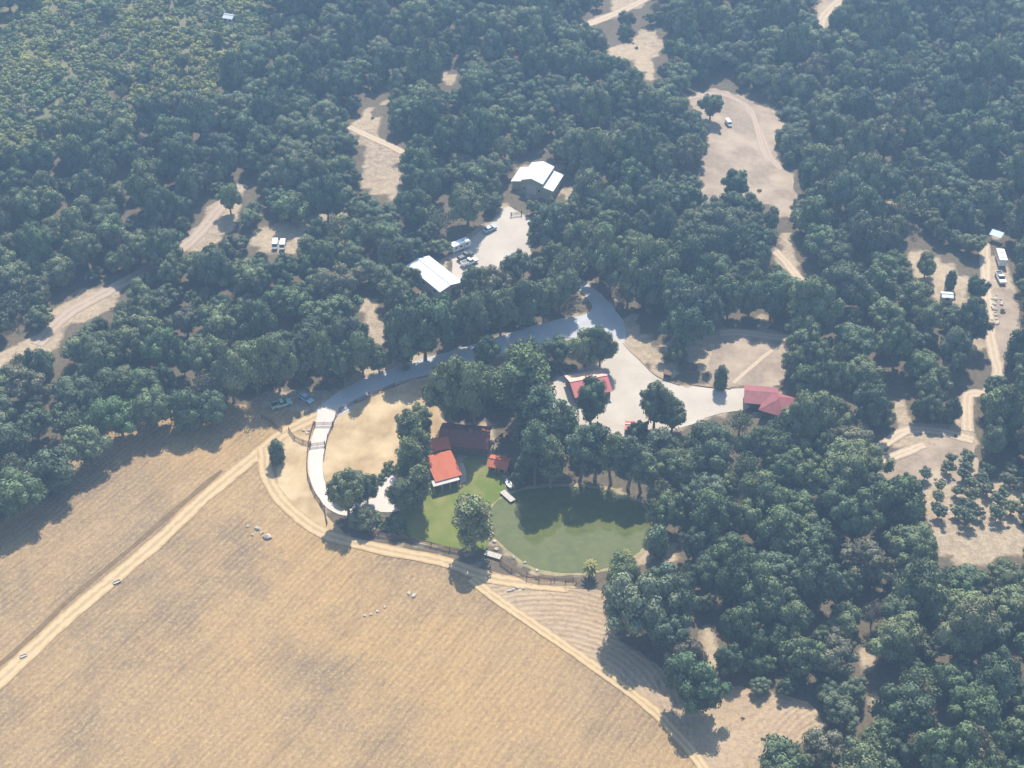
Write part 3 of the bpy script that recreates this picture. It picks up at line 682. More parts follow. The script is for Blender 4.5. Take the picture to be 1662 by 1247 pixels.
def curb(px, label):
    pts = crom([P(*q) for q in px], 1.5); q = MB()
    for a, b_ in zip(pts[:-1], pts[1:]):
        d = b_-a; m_ = (a+b_)/2; q.box((m_.x, m_.y, 0.3), (d.length+0.05, 0.3, 0.75), rz=math.atan2(d.y, d.x))
    o = q.build('retaining_wall', M_curb); tag(o, label, 'retaining wall'); return o
curb([(1004,548),(1018,566),(1041,588),(1060,607),(1079,618),(1104,626)], 'low brown timber retaining wall curving along the top of the gravel yard')
curb([(1125,626),(1157,630),(1186,632)], 'low straight timber retaining wall left of the faded red house')
c_ = P(1083, 613); root = empty('wooden_kiosk', c_, R(-20)); tag(root, 'small dark timber box shelter just above the gravel yard wall', 'kiosk')
q = MB(); q.box((0,.55,.8),(1.8,.1,1.6)); q.box((-.85,0,.8),(.1,1.2,1.58)); q.box((.85,0,.8),(.1,1.2,1.58)); q.build('wall', M_wood, root)
roof_slab('roof', [(-1.1,-.8,1.55),(1.1,-.8,1.55),(1.1,.8,1.8),(-1.1,.8,1.8)], .07, M_wood, root)

# ------------------------------------------------------------------ rocks
def rock(px, s, label, group, m=None):
    c_ = P(*px); bm = bmesh.new(); bmesh.ops.create_icosphere(bm, subdivisions=2, radius=1)
    sx, sy, sz = s*random.uniform(.8, 1.25), s*random.uniform(.7, 1.0), s*random.uniform(.5, .8); o_ = random.uniform(0, 99)
    for v in bm.verts:
        n = mnoise.noise(v.co*1.6+Vector((o_, 0, 0))); v.co *= 1+0.45*n; v.co = Vector((v.co.x*sx, v.co.y*sy, max(v.co.z, -.35)*sz))
    me = bpy.data.meshes.new('boulder'); bm.to_mesh(me); bm.free(); me.materials.append(m or M_rock)
    o = bpy.data.objects.new('boulder', me); o.location = c_+Vector((0,0,s*.2)); o.rotation_euler = (0, 0, random.uniform(0, 6)); link(o); tag(o, label, 'rock', group); return o
G = 'pale rocks in the loose group left of the driveway bend'
rock((434,873), 1.0, 'largest pale boulder in the field, right end of its group', G)
rock((418,859), .75, 'second largest pale rock of the field group, topmost', G)
for p, s, n_ in (((402,855),.5,'leftmost small pale rock of the field group'), ((410,869),.45,'lowest small rock under the field rock group'), ((425,866),.5,'small rock just left of the largest boulder')): rock(p, s, n_, G)
for i, p in enumerate([(592,1000),(602,998),(612,993),(625,986)]): rock(p, .42, ['leftmost','second from left','second from right','rightmost'][i]+' of four pale rocks in a row in the open field', 'row of four rocks in the field')
rock((664,964), .5, 'left one of two tan rocks in mid field', 'pair of rocks in mid field'); rock((672,967), .6, 'right one of two tan rocks in mid field', 'pair of rocks in mid field')
for i, p in enumerate([(826,960),(832,958),(839,955),(850,956)]): rock(p, .5, ['leftmost','second from left','second from right','rightmost'][i]+' of four rocks below the pond fence', 'four rocks below the pond fence')
for i, p in enumerate([(493,699),(499,704),(502,700)]): rock(p, .55, ['left','lowest','right'][i]+' one of three rocks beside the driveway gate', 'three rocks beside the driveway gate')
for i, p in enumerate([(796,858),(799,868),(795,876),(803,880),(806,892),(852,914),(872,926),(834,906),(793,848)]):
    rock(p, random.uniform(.4, .7), 'pale rock lining the left and lower bank of the pond', 'bank rocks round the pond')
for i in range(18):
    p = (1617+random.uniform(-7, 9), 480+i*2.7+random.uniform(-3, 3)); rock(p, random.uniform(.35, .7), 'white rubble lump in the heap by the right hand lane', 'white rubble heap by the right hand lane')

# ------------------------------------------------------------------ foliage meshes
ICO = bmesh.new(); bmesh.ops.create_icosphere(ICO, subdivisions=1, radius=1)
ICOV = np.array([v.co[:] for v in ICO.verts]); ICOF = np.array([[v.index for v in f.verts] for f in ICO.faces]); ICO.free()
def leaf_mesh(name, lobes, nleaf, leaf, mat_, seed, up=-0.35, core=0.80, jit=0.55, aspect=1.0):
    r = np.random.default_rng(seed); V = []; Fq = []; Ft = []; LV = []; n0 = 0
    for (cx, cy, cz, lr, lv) in lobes:
        n = max(12, int(nleaf*(lr*lr)))
        d = r.normal(size=(n*2, 3)); d /= np.linalg.norm(d, axis=1)[:, None]; d = d[d[:, 2] > up][:n]; n = len(d)
        p = np.array([cx, cy, cz])+d*lr*np.array([1, 1, 0.82])*(r.uniform(0.86, 1.12, n)[:, None])
        nn = d+r.normal(size=(n, 3))*jit*0.6; nn /= np.linalg.norm(nn, axis=1)[:, None]
        a = np.cross(nn, r.normal(size=(n, 3))); a /= np.linalg.norm(a, axis=1)[:, None]; b_ = np.cross(nn, a)
        s = leaf*r.uniform(0.55, 1.3, n)[:, None]
        q = np.stack([p-a*s, p-b_*s*aspect, p+a*s, p+b_*s*aspect], 1).reshape(-1, 3)
        V.append(q); Fq.append(n0+np.arange(n*4).reshape(n, 4)); n0 += n*4
        LV.append(np.repeat(np.clip(lv+r.normal(size=n)*0.16, 0, 1), 4))
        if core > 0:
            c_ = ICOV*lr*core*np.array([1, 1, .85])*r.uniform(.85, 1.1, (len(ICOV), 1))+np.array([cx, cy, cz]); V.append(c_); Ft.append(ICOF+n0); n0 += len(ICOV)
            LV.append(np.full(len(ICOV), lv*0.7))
    V = np.concatenate(V); LV = np.concatenate(LV); Fq = np.concatenate(Fq); Ft = np.concatenate(Ft) if Ft else np.zeros((0, 3), int)
    me = bpy.data.meshes.new(name); me.vertices.add(len(V)); me.vertices.foreach_set('co', V.ravel())
    loops = np.concatenate([Fq.ravel(), Ft.ravel()]); me.loops.add(len(loops)); me.loops.foreach_set('vertex_index', loops.astype(np.int32))
    st = np.concatenate([np.arange(len(Fq))*4, len(Fq)*4+np.arange(len(Ft))*3]); me.polygons.add(len(st)); me.polygons.foreach_set('loop_start', st.astype(np.int32))
    me.update(calc_edges=True); me.validate()
    at = me.attributes.new('leafv', 'FLOAT', 'POINT'); at.data.foreach_set('value', LV.astype(np.float32)); me.materials.append(mat_); return me
def oak_lobes(seed, Rr=5.0, zc=5.2, rz=3.0, n=22, lump=0.3):
    r = random.Random(seed); out = [(0, 0, zc-.3, Rr*.55, .3), (0, 0, zc-rz*.6, Rr*.5, .3)]
    ax = r.uniform(.78, 1.25); bul = [(r.uniform(0, 6.28), r.uniform(.05, .18)) for _ in range(2)]; sk = r.uniform(-.15, .15)
    for i in range(n):
        a = i*2.399+r.uniform(-.4, .4); t_ = (i+.5)/n; el = math.asin(min(1, t_*1.5-.5))
        rad = r.uniform(.52, .95)*(1+sum(w_*math.cos(a*(k_+2)+p_) for k_, (p_, w_) in enumerate(bul)))
        out.append((math.cos(a)*math.cos(el)*Rr*rad*ax, math.sin(a)*math.cos(el)*Rr*rad/ax, zc+math.sin(el)*rz*rad+sk*math.cos(a)*Rr, Rr*r.uniform(lump*.65, lump*1.2), r.uniform(.15, .9)))
    return out
def tall_lobes(seed, Rr=4.0, z0=6.0, z1=19.0, n=30):
    r = random.Random(seed); out = []
    for i in range(n):
        t_ = (i+.5)/n; z = z0+(z1-z0)*t_; prof = (math.sin(math.pi*min(1, t_*0.9+.12)))**.6
        a = i*2.399+r.uniform(-.5, .5); rad = Rr*prof*r.uniform(.35, .85)
        out.append((math.cos(a)*rad, math.sin(a)*rad, z+r.uniform(-.6, .6), Rr*r.uniform(.24, .44)*(.7+.4*prof), r.uniform(.1, .95)))
    return out
def trunk_mb(h, r0, lobes, nl, seed, fork=0.35):
    r = random.Random(seed); q = MB(); lean = Vector((r.uniform(-.1, .1), r.uniform(-.1, .1), 1))
    pts = [Vector((0, 0, -0.6))]+[lean*h*k/5+Vector((r.uniform(-.06, .06), r.uniform(-.06, .06), 0))*h*.4 for k in range(1, 6)]
    q.tube(pts, [r0*1.35, r0, r0*.85, r0*.7, r0*.5, r0*.25], 8)
    for lo in r.sample(lobes[1:], min(nl, len(lobes)-1)):
        e = Vector(lo[:3]); s = lean*h*r.uniform(fork, .75); m_ = (s+e)/2+Vector((0, 0, -.08*h)); q.tube([s, m_, e], [r0*.45, r0*.3, r0*.1], 5)
    return q
class Kind: pass
def kind(name, specs, leafm, bark):
    out = []
    for i, (lobes, nleaf, leaf, h, r0, nl, kw) in enumerate(specs):
        k = Kind(); k.crown = leaf_mesh('crown', lobes, nleaf, leaf, leafm, 100*i+len(name), **kw)
        k.trunk = trunk_mb(h, r0, lobes, nl, i+5).mesh('trunk', bark); k.lobes = lobes; out.append(k)
    return out
OAK = kind('oak', [(oak_lobes(s, 5, 4.9+(s%4)*.2, 3.2+.3*(s%4), [22,30,40,26,34,20][s%6], [.34,.29,.25,.38,.27,.36][s%6]), 64, .23, 5.0, .34, 7, dict(core=.86, jit=[.38,.5,.6][s%3])) for s in range(12)]
  +[(tall_lobes(s+20, 4.9, 1.6, 9.0, 34), 64, .23, 8, .36, 9, dict(core=.8, jit=.7)) for s in range(3)]
  +[(oak_lobes(77, 5, 5.2, 3.4, 30, .25), 34, .22, 6, .34, 14, dict(core=0, jit=.9))], M_leaf, M_bark)
EUC = kind('eucalyptus', [(tall_lobes(s+40, 4.2, 4.5+s, 19, 34), 60, .25, 18, .42, 14, dict(jit=.9, core=.7)) for s in range(3)], M_leaf, M_barkp)
PINE = kind('pine', [(tall_lobes(s+60, 4.6, 8, 20, 22), 60, .22, 20, .40, 18, dict(jit=.9, core=.72)) for s in range(2)], M_leaf, M_bark)
CYP = kind('cypress', [([(0,0,1+.8*i,1.3+.7*math.sin(1+i*.3),.2+.1*(i%4)) for i in range(8)]+[(1.2*math.cos(i*2.4),1.2*math.sin(i*2.4),1.4+i*.5,1.2,.1+.08*i) for i in range(10)], 60, .22, 6, .2, 5, {})], M_leaf, M_bark)
ORCH = kind('orchard', [(oak_lobes(s+80, 1.8, 2.3, 1.3, 10, .42), 110, .17, 2.2, .13, 4, {}) for s in range(3)], M_leaf, M_bark)
SHR = kind('shrub', [(oak_lobes(s+90, 2.2, .9, 1.3, 9, .42), 50, .24, 1.0, .1, 3, {}) for s in range(3)], M_leaf, M_bark)

GREENS = [((0.052, 0.075, 0.038), 'dark green'), ((0.062, 0.088, 0.041), 'mid green'), ((0.082, 0.100, 0.045), 'olive green'), ((0.062, 0.080, 0.052), 'grey green')]
def tree(K, v, name, x, y, sc, rz, colr, label, cat, group=None, hs=1.0, z=None):
    root = empty(name, (x, y, H(x, y) if z is None else z), rz); root.scale = (sc, sc, sc*hs); tag(root, label, cat, group)
    k = K[v % len(K)]
    t_ = link(bpy.data.objects.new('trunk', k.trunk), root); c_ = link(bpy.data.objects.new('crown', k.crown), root); c_.color = (*colr, 1)
    return root
def ht(px, py, K, v, name, Hm, Rm, colr, label, cat, K_R, K_H, group=None):
    p = P(px, py); sc = Rm/K_R; return tree(K, v, name, p.x, p.y, sc, random.uniform(0, 6.28), colr, label, cat, group, hs=(Hm/K_H)/sc)
OL, DG, YG, BR, LG = (0.088, 0.105, 0.045), (0.052, 0.08, 0.042), (0.15, 0.155, 0.055), (0.13, 0.095, 0.065), (0.11, 0.135, 0.06)
HAND = [
 (451,750,CYP,0,'cypress_bush',7.6,2.5,DG,'dense dark green bush standing alone left of the driveway fence','tree',2.9,8.2),
 (566,836,OAK,1,'oak_tree',12.5,4.6,DG,'broad dark oak shading the foot of the pale driveway','tree',5.2,8.4),
 (597,815,OAK,4,'oak_tree',8.5,3.0,DG,'smaller dark oak right beside the broad one at the driveway foot','tree',5.2,8.4),
 (664,738,EUC,0,'eucalyptus_tree',15,3.6,OL,'topmost olive eucalyptus of the row left of the terracotta house','tree',4.6,20),
 (683,760,EUC,1,'eucalyptus_tree',13,3.2,OL,'eucalyptus touching the left wall of the terracotta house','tree',4.6,20),
 (668,790,EUC,1,'eucalyptus_tree',16,4.0,OL,'middle eucalyptus of the row left of the terracotta house','tree',4.6,20),
 (684,826,EUC,2,'eucalyptus_tree',14,3.8,OL,'eucalyptus at the left edge of the green lawn','tree',4.6,20),
 (660,835,OAK,3,'oak_tree',8.5,3.4,DG,'dark rounded tree over the paved court left of the lawn','tree',5.2,8.4),
 (731,688,OAK,2,'oak_tree',19,5.6,OL,'left one of two big trees behind the terracotta house','tree',5.2,8.4),
 (770,690,OAK,5,'oak_tree',19,5.4,OL,'right one of two big trees behind the terracotta house','tree',5.2,8.4),
 (848,688,EUC,1,'eucalyptus_tree',25,7.6,(0.085,0.108,0.042),'tallest broad eucalyptus left of the bright red roofed house','tree',4.6,20),
 (872,725,PINE,0,'pine_tree',20,5.6,DG,'dark open pine just below the tallest eucalyptus','tree',4.8,21),
 (912,752,PINE,1,'pine_tree',20,4.8,DG,'dark pine with a long bare trunk above the pond','tree',4.8,21),
 (958,690,OAK,6,'oak_tree',13,4.6,DG,'dark rounded tree in front of the bright red roofed house','tree',5.2,8.4),
 (950,596,OAK,0,'oak_tree',10.5,4.6,OL,'open crowned oak between the road and the bright red roofed house','tree',5.2,8.4),
 (974,594,OAK,3,'oak_tree',10.0,3.6,DG,'dark oak at the road fork above the bright red roofed house','tree',5.2,8.4),
 (1061,694,OAK,7,'oak_tree',12.5,4.6,(0.06,0.09,0.05),'round oak standing out on the lower edge of the gravel yard','tree',5.2,8.4),
 (1090,700,OAK,1,'oak_tree',9,4.0,(0.06,0.09,0.05),'lower oak right of the round one on the gravel yard edge','tree',5.2,8.4),
 (1036,716,OAK,4,'oak_tree',6.5,2.8,DG,'small dark oak partly hiding the tiny red shed','tree',5.2,8.4),
 (1109,572,OAK,2,'oak_tree',13.5,5.2,(0.055,0.09,0.05),'big round oak alone on the slope above the gravel yard wall','tree',5.2,8.4),
 (1095,590,OAK,4,'oak_tree',7.0,3.0,DG,'low oak at the foot of the big round slope oak','tree',5.2,8.4),
 (1168,632,CYP,0,'cypress_bush',8.5,2.3,DG,'dark columnar tree beside the straight timber wall','tree',2.9,8.2),
 (768,888,EUC,0,'eucalyptus_tree',16.5,5.2,YG,'tall yellow green tree standing alone on the lawn by the pond','tree',4.6,20),
 (375,347,OAK,5,'oak_tree',9.5,3.4,LG,'light green tree alone in the left hand dirt clearing','tree',5.2,8.4),
 (1066,898,CYP,0,'willow_bush',9.5,3.0,(0.095,0.13,0.075),'soft pale green willow at the right end of the pond','tree',2.9,8.2),
 (1030,1030,OAK,0,'oak_tree',15,7.0,(0.105,0.12,0.07),'huge grey green oak at the field edge just below the pond','tree',5.2,8.4),
 (1010,965,OAK,3,'oak_tree',9,4.2,OL,'oak between the pond palms and the huge field edge oak','tree',5.2,8.4),
 (1085,1010,OAK,6,'oak_tree',13,5.6,(0.08,0.10,0.06),'wide oak just right of the huge field edge oak','tree',5.2,8.4),
 (1078,1058,OAK,1,'oak_tree',11,5.0,(0.075,0.095,0.06),'oak below right of the huge field edge oak','tree',5.2,8.4),
 (1130,1152,OAK,5,'oak_tree',12,5.6,DG,'dark oak bulging over the curved field track near the bottom','tree',5.2,8.4),
 (1262,1278,OAK,2,'oak_tree',10,6.0,DG,'dark oak at the bottom edge right of the curved stubble rows','tree',5.2,8.4) ,
 (690,585,OAK,6,'oak_tree',17,7.0,(0.06,0.092,0.05),'wide oak between the white roofed shed and the road','tree',5.2,8.4),
 (660,588,OAK,3,'oak_tree',10,4.2,DG,'oak left of the wide one above the road','tree',5.2,8.4),
 (735,560,OAK,1,'oak_tree',11,4.6,DG,'oak right of the wide one above the road','tree',5.2,8.4),
 (862,545-30,EUC,2,'eucalyptus_tree',12,4.0,BR,'brownish thin tree above the shaded road','tree',4.6,20),
 (805,500,OAK,7,'oak_tree',11,5.0,(0.12,0.10,0.07),'brown tinged oak right of the white roofed shed','tree',5.2,8.4),
 (838,462,OAK,2,'oak_tree',10,4.4,(0.07,0.09,0.06),'oak at the lower right corner of the shed yard','tree',5.2,8.4),
 (790,600,OAK,4,'oak_tree',11,3.8,DG,'dark oak reaching over the middle of the shaded road','tree',5.2,8.4),
 (770,478,OAK,0,'oak_tree',9,3.8,DG,'dark oak at the right hand corner of the white roofed shed','tree',5.2,8.4),
 (905,590,OAK,6,'oak_tree',7,4.6,DG,'low spreading oak below the shaded road near the fork','tree',5.2,8.4),
 (1540,470,CYP,0,'cypress_bush',7,2.1,DG,'dark bush right behind the small white roofed shed','tree',2.9,8.2),
 (1500,452,OAK,3,'oak_tree',6.5,2.9,OL,'small open tree in the right hand clearing left of the shed','tree',5.2,8.4),
 (1580,492,OAK,1,'oak_tree',8.5,3.2,DG,'dark oak between the small white roofed shed and the lane','tree',5.2,8.4),
 (1575,560,OAK,5,'oak_tree',12,3.9,DG,'dark oak left of the white rubble heap lane','tree',5.2,8.4),
 (1550,548,OAK,2,'oak_tree',9,3.6,DG,'dark oak below the small white roofed shed','tree',5.2,8.4),
 (1190,330,OAK,6,'oak_tree',10,4.4,DG,'dark oak jutting into the bottom of the big upper right clearing','tree',5.2,8.4),
 (1152,195,OAK,1,'oak_tree',9,4.0,DG,'dark oak at the left edge of the big upper right clearing','tree',5.2,8.4),
 (1413,1018,OAK,15,'dead_tree',8,2.3,(0.24,0.16,0.125),'reddish brown dead tree in the middle of the lower right woods','tree',5.2,8.4),
 (1335,1240,OAK,0,'oak_tree',8,4.4,(0.14,0.12,0.085),'brown grey bare looking oak near the bottom edge','tree',5.2,8.4),
 (838,800-8,OAK,2,'oak_tree',4.5,1.6,OL,'small thin tree just right of the white rowing boat','tree',5.2,8.4),
 (850,778,EUC,2,'eucalyptus_tree',8,2.2,OL,'olive tree right beside the small orange roofed cabin','tree',4.6,20),
 (840,728,EUC,0,'eucalyptus_tree',10,2.6,BR,'thin brownish tree right above the small cabin','tree',4.6,20),
]
occ = []      # (x, y, R) of every tree placed
for (px, py, K, v, nm, Hm, Rm, c_, lb, ct, KR, KH) in HAND:
    ht(px, py, K, v, nm, Hm, Rm, c_, lb, ct, KR, KH); p = P(px, py); occ.append((p.x, p.y, Rm))
ROWS = [('above the shaded road', [(560,622,12,4),(590,612,14,4),(616,606,8,3.2),(655,590,16,4.6),(722,570,17,4.8),(762,560,16,4.6),(812,543,14,4.5),(850,530,13,4.2),(882,521,13,4.2),(908,505,12,4)]),
 ('behind the two roadside cars', [(380,652,14,5),(420,644,14,4.6),(455,634,14,4.6),(490,626,13,4.2),(525,618,13,4)]),
 ('beyond the road fork', [(975,455,17,5),(990,480,18,5),(1018,498,16,4.8),(1052,506,14,4.6),(1088,506,12,4.4)]),
 ('along the upper left field edge', [(-12,838,15,6),(40,812,15,6),(92,772,14,6),(145,733,14,5.6),(200,688,15,5.6),(255,670,14,5),(305,672,13,4.8),(348,668,13,4.8)]),
 ('along the slope above the faded red house', [(1180,515,12,4.2),(1215,512,11,4),(1250,520,12,4.2),(1130,510,13,4.4)])]
ORD = ['leftmost', 'second from left', 'third from left', 'fourth from left', 'fifth from left', 'sixth from left', 'seventh from left', 'eighth from left', 'ninth from left', 'tenth from left']
NROW = 0
for nm_, L_ in ROWS:
    L_ = sorted(L_)
    for i, (px, py, Hm, Rm) in enumerate(L_):
        if 'field edge' in nm_: py += 22; Hm *= .74
        NROW += 1; f = random.uniform(.9, 1.2)
        ht(px, py, OAK, i*3+NROW, 'oak_tree', Hm, Rm, tuple(q*f for q in [DG, (0.062,0.095,0.043), (0.075,0.10,0.05)][i % 3]), '%s tall oak of the row %s' % (ORD[i] if i < len(L_)-1 else 'rightmost', nm_), 'tree', 5.2, 8.4, 'row of oaks '+nm_)
        p = P(px, py); occ.append((p.x, p.y, Rm))
# trees lining the top of the pond
for i, (px, py, Hm, Rm) in enumerate([(868,788,20,4.2),(893,792,17,3.8),(940,783,18,4.4),(965,778,19,4.2),(992,786,16,3.8),(1018,792,17,4.2),(1040,800,13,3.6),(870,757,16,3.8),(905,760,17,3.6)]):
    ht(px, py, EUC if i % 2 else PINE, i, 'pine_tree' if i % 2 == 0 else 'eucalyptus_tree', Hm, Rm, [DG, OL, (0.06,0.09,0.055)][i % 3],
       ['tall dark pine at the top left of the pond','slender olive eucalyptus behind the left part of the pond','dark pine behind the middle of the pond','second eucalyptus behind the middle of the pond','pine over the shaded far bank of the pond','eucalyptus over the right part of the far pond bank','shorter pine at the top right corner of the pond','leafy eucalyptus between the cabin and the pond top','pine set back behind the left part of the pond'][i], 'tree', 4.7, 20.5)
    p = P(px, py); occ.append((p.x, p.y, Rm))
# garden shrubs by the court
for i, (px, py) in enumerate([(618,780),(626,770),(634,762),(612,845),(625,858),(640,862),(648,855),(632,848),(655,868),(660,600),(905,600),(930,600)]):
    p = P(px, py); tree(SHR, i, 'garden_shrub', p.x, p.y, random.uniform(.45, .75), i, [DG, LG, OL][i % 3], ['lowest hedge bush above the paved court','middle hedge bush above the paved court','highest hedge bush above the paved court'][i] if i < 3 else ('small shrub in the garden bed below the paved court' if i < 9 else 'low shrub beside the shaded road'), 'shrub', 'hedge above the court' if i < 3 else ('garden bed shrubs below the court' if i < 9 else 'low shrubs beside the road'))
# palms
def palm(px, py, hh, label):
    root = empty('palm_tree', P(px, py)); tag(root, label, 'palm', 'two small palms at the lower pond bank')
    q = MB(); q.tube([(0,0,-.3),(0,.05,hh*.5),(.1,0,hh)], [.28,.2,.18], 8); q.build('trunk', M_barkp, root)
    q = MB()
    for i in range(46):
        a = i*2.399; el = R(75-i*2.6); L = random.uniform(1.8, 2.4); pr = None
        for k in range(6):
            s = k/5; r_ = L*s*math.cos(el*(1-.2*s)); z = hh+L*s*math.sin(el)-1.1*s*s; c_ = Vector((math.cos(a)*r_+.1, math.sin(a)*r_, z)); wd = .30*math.sin(math.pi*min(.97, s*.9+.1)); t_ = Vector((-math.sin(a), math.cos(a), 0))*wd
            cur = (c_-t_+Vector((0,0,-.08)), c_, c_+t_+Vector((0,0,-.08)))
            if pr: q.add([*pr, *cur], [(0,1,4,3),(1,2,5,4)])
            pr = cur
    o = q.build('crown', M_leaf, root); o.color = (0.28, 0.26, 0.08, 1)
palm(957, 935, 3.6, 'larger yellow green palm at the lower bank of the pond'); palm(1014, 916, 3.0, 'smaller yellow green palm at the lower right bank of the pond')

# ------------------------------------------------------------------ where the photograph shows open ground
MX, MY = 600, 300
def raster(polys):
    m = np.zeros((int(IH)+MY+500, int(IW)+2*MX), bool); hh, ww = m.shape
    for poly in polys:
        pts = [(x+MX, y+MY) for x, y in poly]
        y0 = max(0, int(min(p[1] for p in pts))); y1 = min(hh-1, int(max(p[1] for p in pts))+1)
        for yy in range(y0, y1+1):
            xs = []
            for (xa, ya), (xb, yb) in zip(pts, pts[1:]+pts[:1]):
                if (ya <= yy) != (yb <= yy): xs.append(xa+(yy-ya)*(xb-xa)/(yb-ya))
            xs.sort()
            for a, b_ in zip(xs[::2], xs[1::2]): m[yy, max(0, int(a)):max(0, int(b_)+1)] = True
    return m
def at(m, x, y):
    i, j = int(y)+MY, int(x)+MX
    return 0 <= i < m.shape[0] and 0 <= j < m.shape[1] and m[i, j]
LIT = [
 [(565,205),(600,175),(612,195),(617,232),(640,235),(662,255),(645,262),(642,325),(610,312),(590,298),(585,270),(590,240),(570,215)],
 [(618,152),(628,150),(630,168),(620,170)], [(710,108),(735,125),(744,142),(728,138),(712,122)],
 [(297,415),(292,395),(330,360),(345,325),(370,322),(395,298),(397,312),(380,345),(375,370),(350,392),(320,406)],
 [(80,505),(145,468),(190,462),(190,490),(150,520),(95,522)], [(425,384),(472,384),(474,414),(426,414)], [(540,340),(556,338),(558,352),(545,352)], [(30,556),(56,548),(58,566)], [(-200,640),(0,577),(40,548),(58,550),(60,566),(20,578),(0,602),(-200,680)],
 [(945,40),(990,20),(1000,-30),(1080,-60),(1045,8),(985,33),(950,48)],
 [(985,75),(1030,70),(1037,40),(1060,52),(1080,75),(1063,92),(1063,130),(1050,130),(1035,105),(1020,93),(987,93)],
 [(1112,165),(1125,150),(1165,147),(1200,155),(1232,175),(1262,180),(1268,205),(1253,225),(1255,260),(1280,285),(1283,340),(1275,375),(1265,350),(1245,325),(1212,300),(1195,285),(1168,292),(1165,322),(1140,320),(1150,300),(1150,240),(1165,215),(1170,190),(1168,175),(1150,160),(1130,180)],
 [(1268,375),(1280,378),(1284,410),(1308,455),(1290,450),(1255,420),(1268,400)], [(1328,-40),(1390,-60),(1372,0),(1347,18),(1345,46),(1330,38)],
 [(582,490),(606,488),(612,512),(622,532),(618,558),(602,572),(595,540),(586,518)],
 [(738,425),(770,412),(800,392),(818,362),(832,345),(850,362),(852,378),(853,425),(835,415),(800,432),(755,448),(740,438)],
 [(905,302),(928,302),(925,322),(907,316)], [(985,320),(1005,322),(1000,335),(990,332)],[(820,318),(830,318),(828,345),(812,345)],
 [(1472,405),(1500,412),(1545,427),(1550,445),(1585,455),(1592,470),(1550,468),(1520,470),(1500,460),(1478,430)],
 [(1602,405),(1635,430),(1643,470),(1652,525),(1625,588),(1618,600),(1606,570),(1607,520),(1594,460)],
 [(1565,628),(1577,632),(1574,700),(1580,760),(1560,775),(1530,770),(1500,778),(1435,765),(1430,755),(1490,735),(1540,712),(1560,700)],
 [(1440,712),(1480,702),(1500,712),(1475,730),(1445,735)], [(1456,655),(1468,655),(1470,695),(1458,695)],
 [(1228,505),(1240,520),(1255,532),(1226,534)], [(1400,1028),(1412,1050),(1420,1068),(1416,1078),(1404,1085)], [(1412,1115),(1424,1120),(1422,1150),(1412,1145)], [(1448,318),(1466,325),(1463,340),(1450,330)],
 [(1136,1015),(1158,1018),(1160,1040),(1165,1085),(1155,1080),(1142,1045)], [(1405,955),(1425,960),(1420,985),(1408,985)],
 # field, meadow, yard
 [(-500,960),(-60,900),(0,868),(40,860),(62,815),(125,775),(172,745),(182,712),(235,705),(262,682),(310,712),(370,706),(430,690),(475,692),(500,680),(512,690),(500,730),(500,775),(530,850),
  (560,878),(640,888),(730,912),(860,948),(930,958),(975,975),(990,1030),(1040,1068),(1072,1085),(1078,1150),(1150,1215),(1150,1150),(1190,1128),(1225,1140),(1300,1152),(1310,1190),(1255,1195),(1220,1250),(1220,1700),(-500,1700)],
 [(548,690),(600,660),(650,640),(700,628),(690,660),(645,665),(640,700),(640,755),(605,770),(560,765),(528,760),(530,710)],
 [(985,551),(1005,549),(1018,565),(1041,587),(1079,617),(1101,624),(1157,631),(1216,634),(1216,656),(1185,650),(1157,670),(1121,681),(1090,655),(1035,650),(1027,695),(1002,700),(988,695),(990,590)],
 [(1010,520),(1035,520),(1045,545),(1070,570),(1095,600),(1090,618),(1060,600),(1020,560)],
 [(1170,545),(1225,540),(1272,548),(1265,600),(1215,625),(1190,620),(1178,580)],
 [(905,615),(955,598),(985,590),(990,640),(905,640)], [(930,515),(975,517),(985,540),(935,530)],
 [(800,815),(850,905),(915,925),(1040,890),(1045,870),(960,850),(915,860),(880,870),(860,850)],
 [(695,800),(760,780),(815,790),(795,830),(730,830),(730,885),(690,875)], [(597,800),(640,765),(655,795),(640,830),(600,828)],
 [(503,700),(540,700),(524,750),(535,800),(510,800),(500,750)],
 [(697,710),(728,715),(747,775),(700,782)], [(795,738),(827,745),(825,760),(795,755)],
 [(845,275),(860,268),(893,275),(908,285),(900,316),(840,308)], [(690,440),(715,435),(741,466),(703,486)],
 [(1214,622),(1258,632),(1286,658),(1252,678),(1236,668),(1216,655)], [(1500,788),(1560,770),(1662,800),(1662,905),(1550,915),(1520,880)],
 [(1603,380),(1626,380),(1626,392),(1606,392)],
]
VIS = LIT+[ROAD, POND, [(x, y) for x, y in LAWN], YARD,
 [(735,432),(728,420),(740,398),(790,360),(815,340),(850,350),(856,378),(856,430),(830,432),(790,448),(755,462)],
 [(672,430),(706,419),(742,466),(703,490),(690,470)], [(440,384),(470,384),(470,408),(440,408)],
 [(400,660),(440,632),(520,628),(545,640),(500,690),(430,690)], [(838,265),(910,265),(902,324),(850,322)],
 [(700,690),(795,690),(800,760),(750,790),(700,800)], [(1010,515),(1140,600),(1225,600),(1280,545),(1165,535),(1050,555),(1030,510)],
 [(362,30),(388,30),(388,46),(362,46)], [(545,628),(600,590),(640,575),(680,572),(700,585),(600,620)] , [(1495,470),(1560,470),(1600,590),(1560,500)],
 [(400,378),(520,345),(540,350),(490,372),(476,414),(424,414)], [(290,390),(215,462),(208,458),(280,390)],[(60,560),(90,520),(110,530),(80,575)],
 [(1215,660),(1240,660),(1250,680),(1225,678)], [(1480,690),(1565,690),(1560,720),(1480,725)], [(1035,890),(1100,880),(1085,945),(1075,940),(1078,905),(1040,910)]]
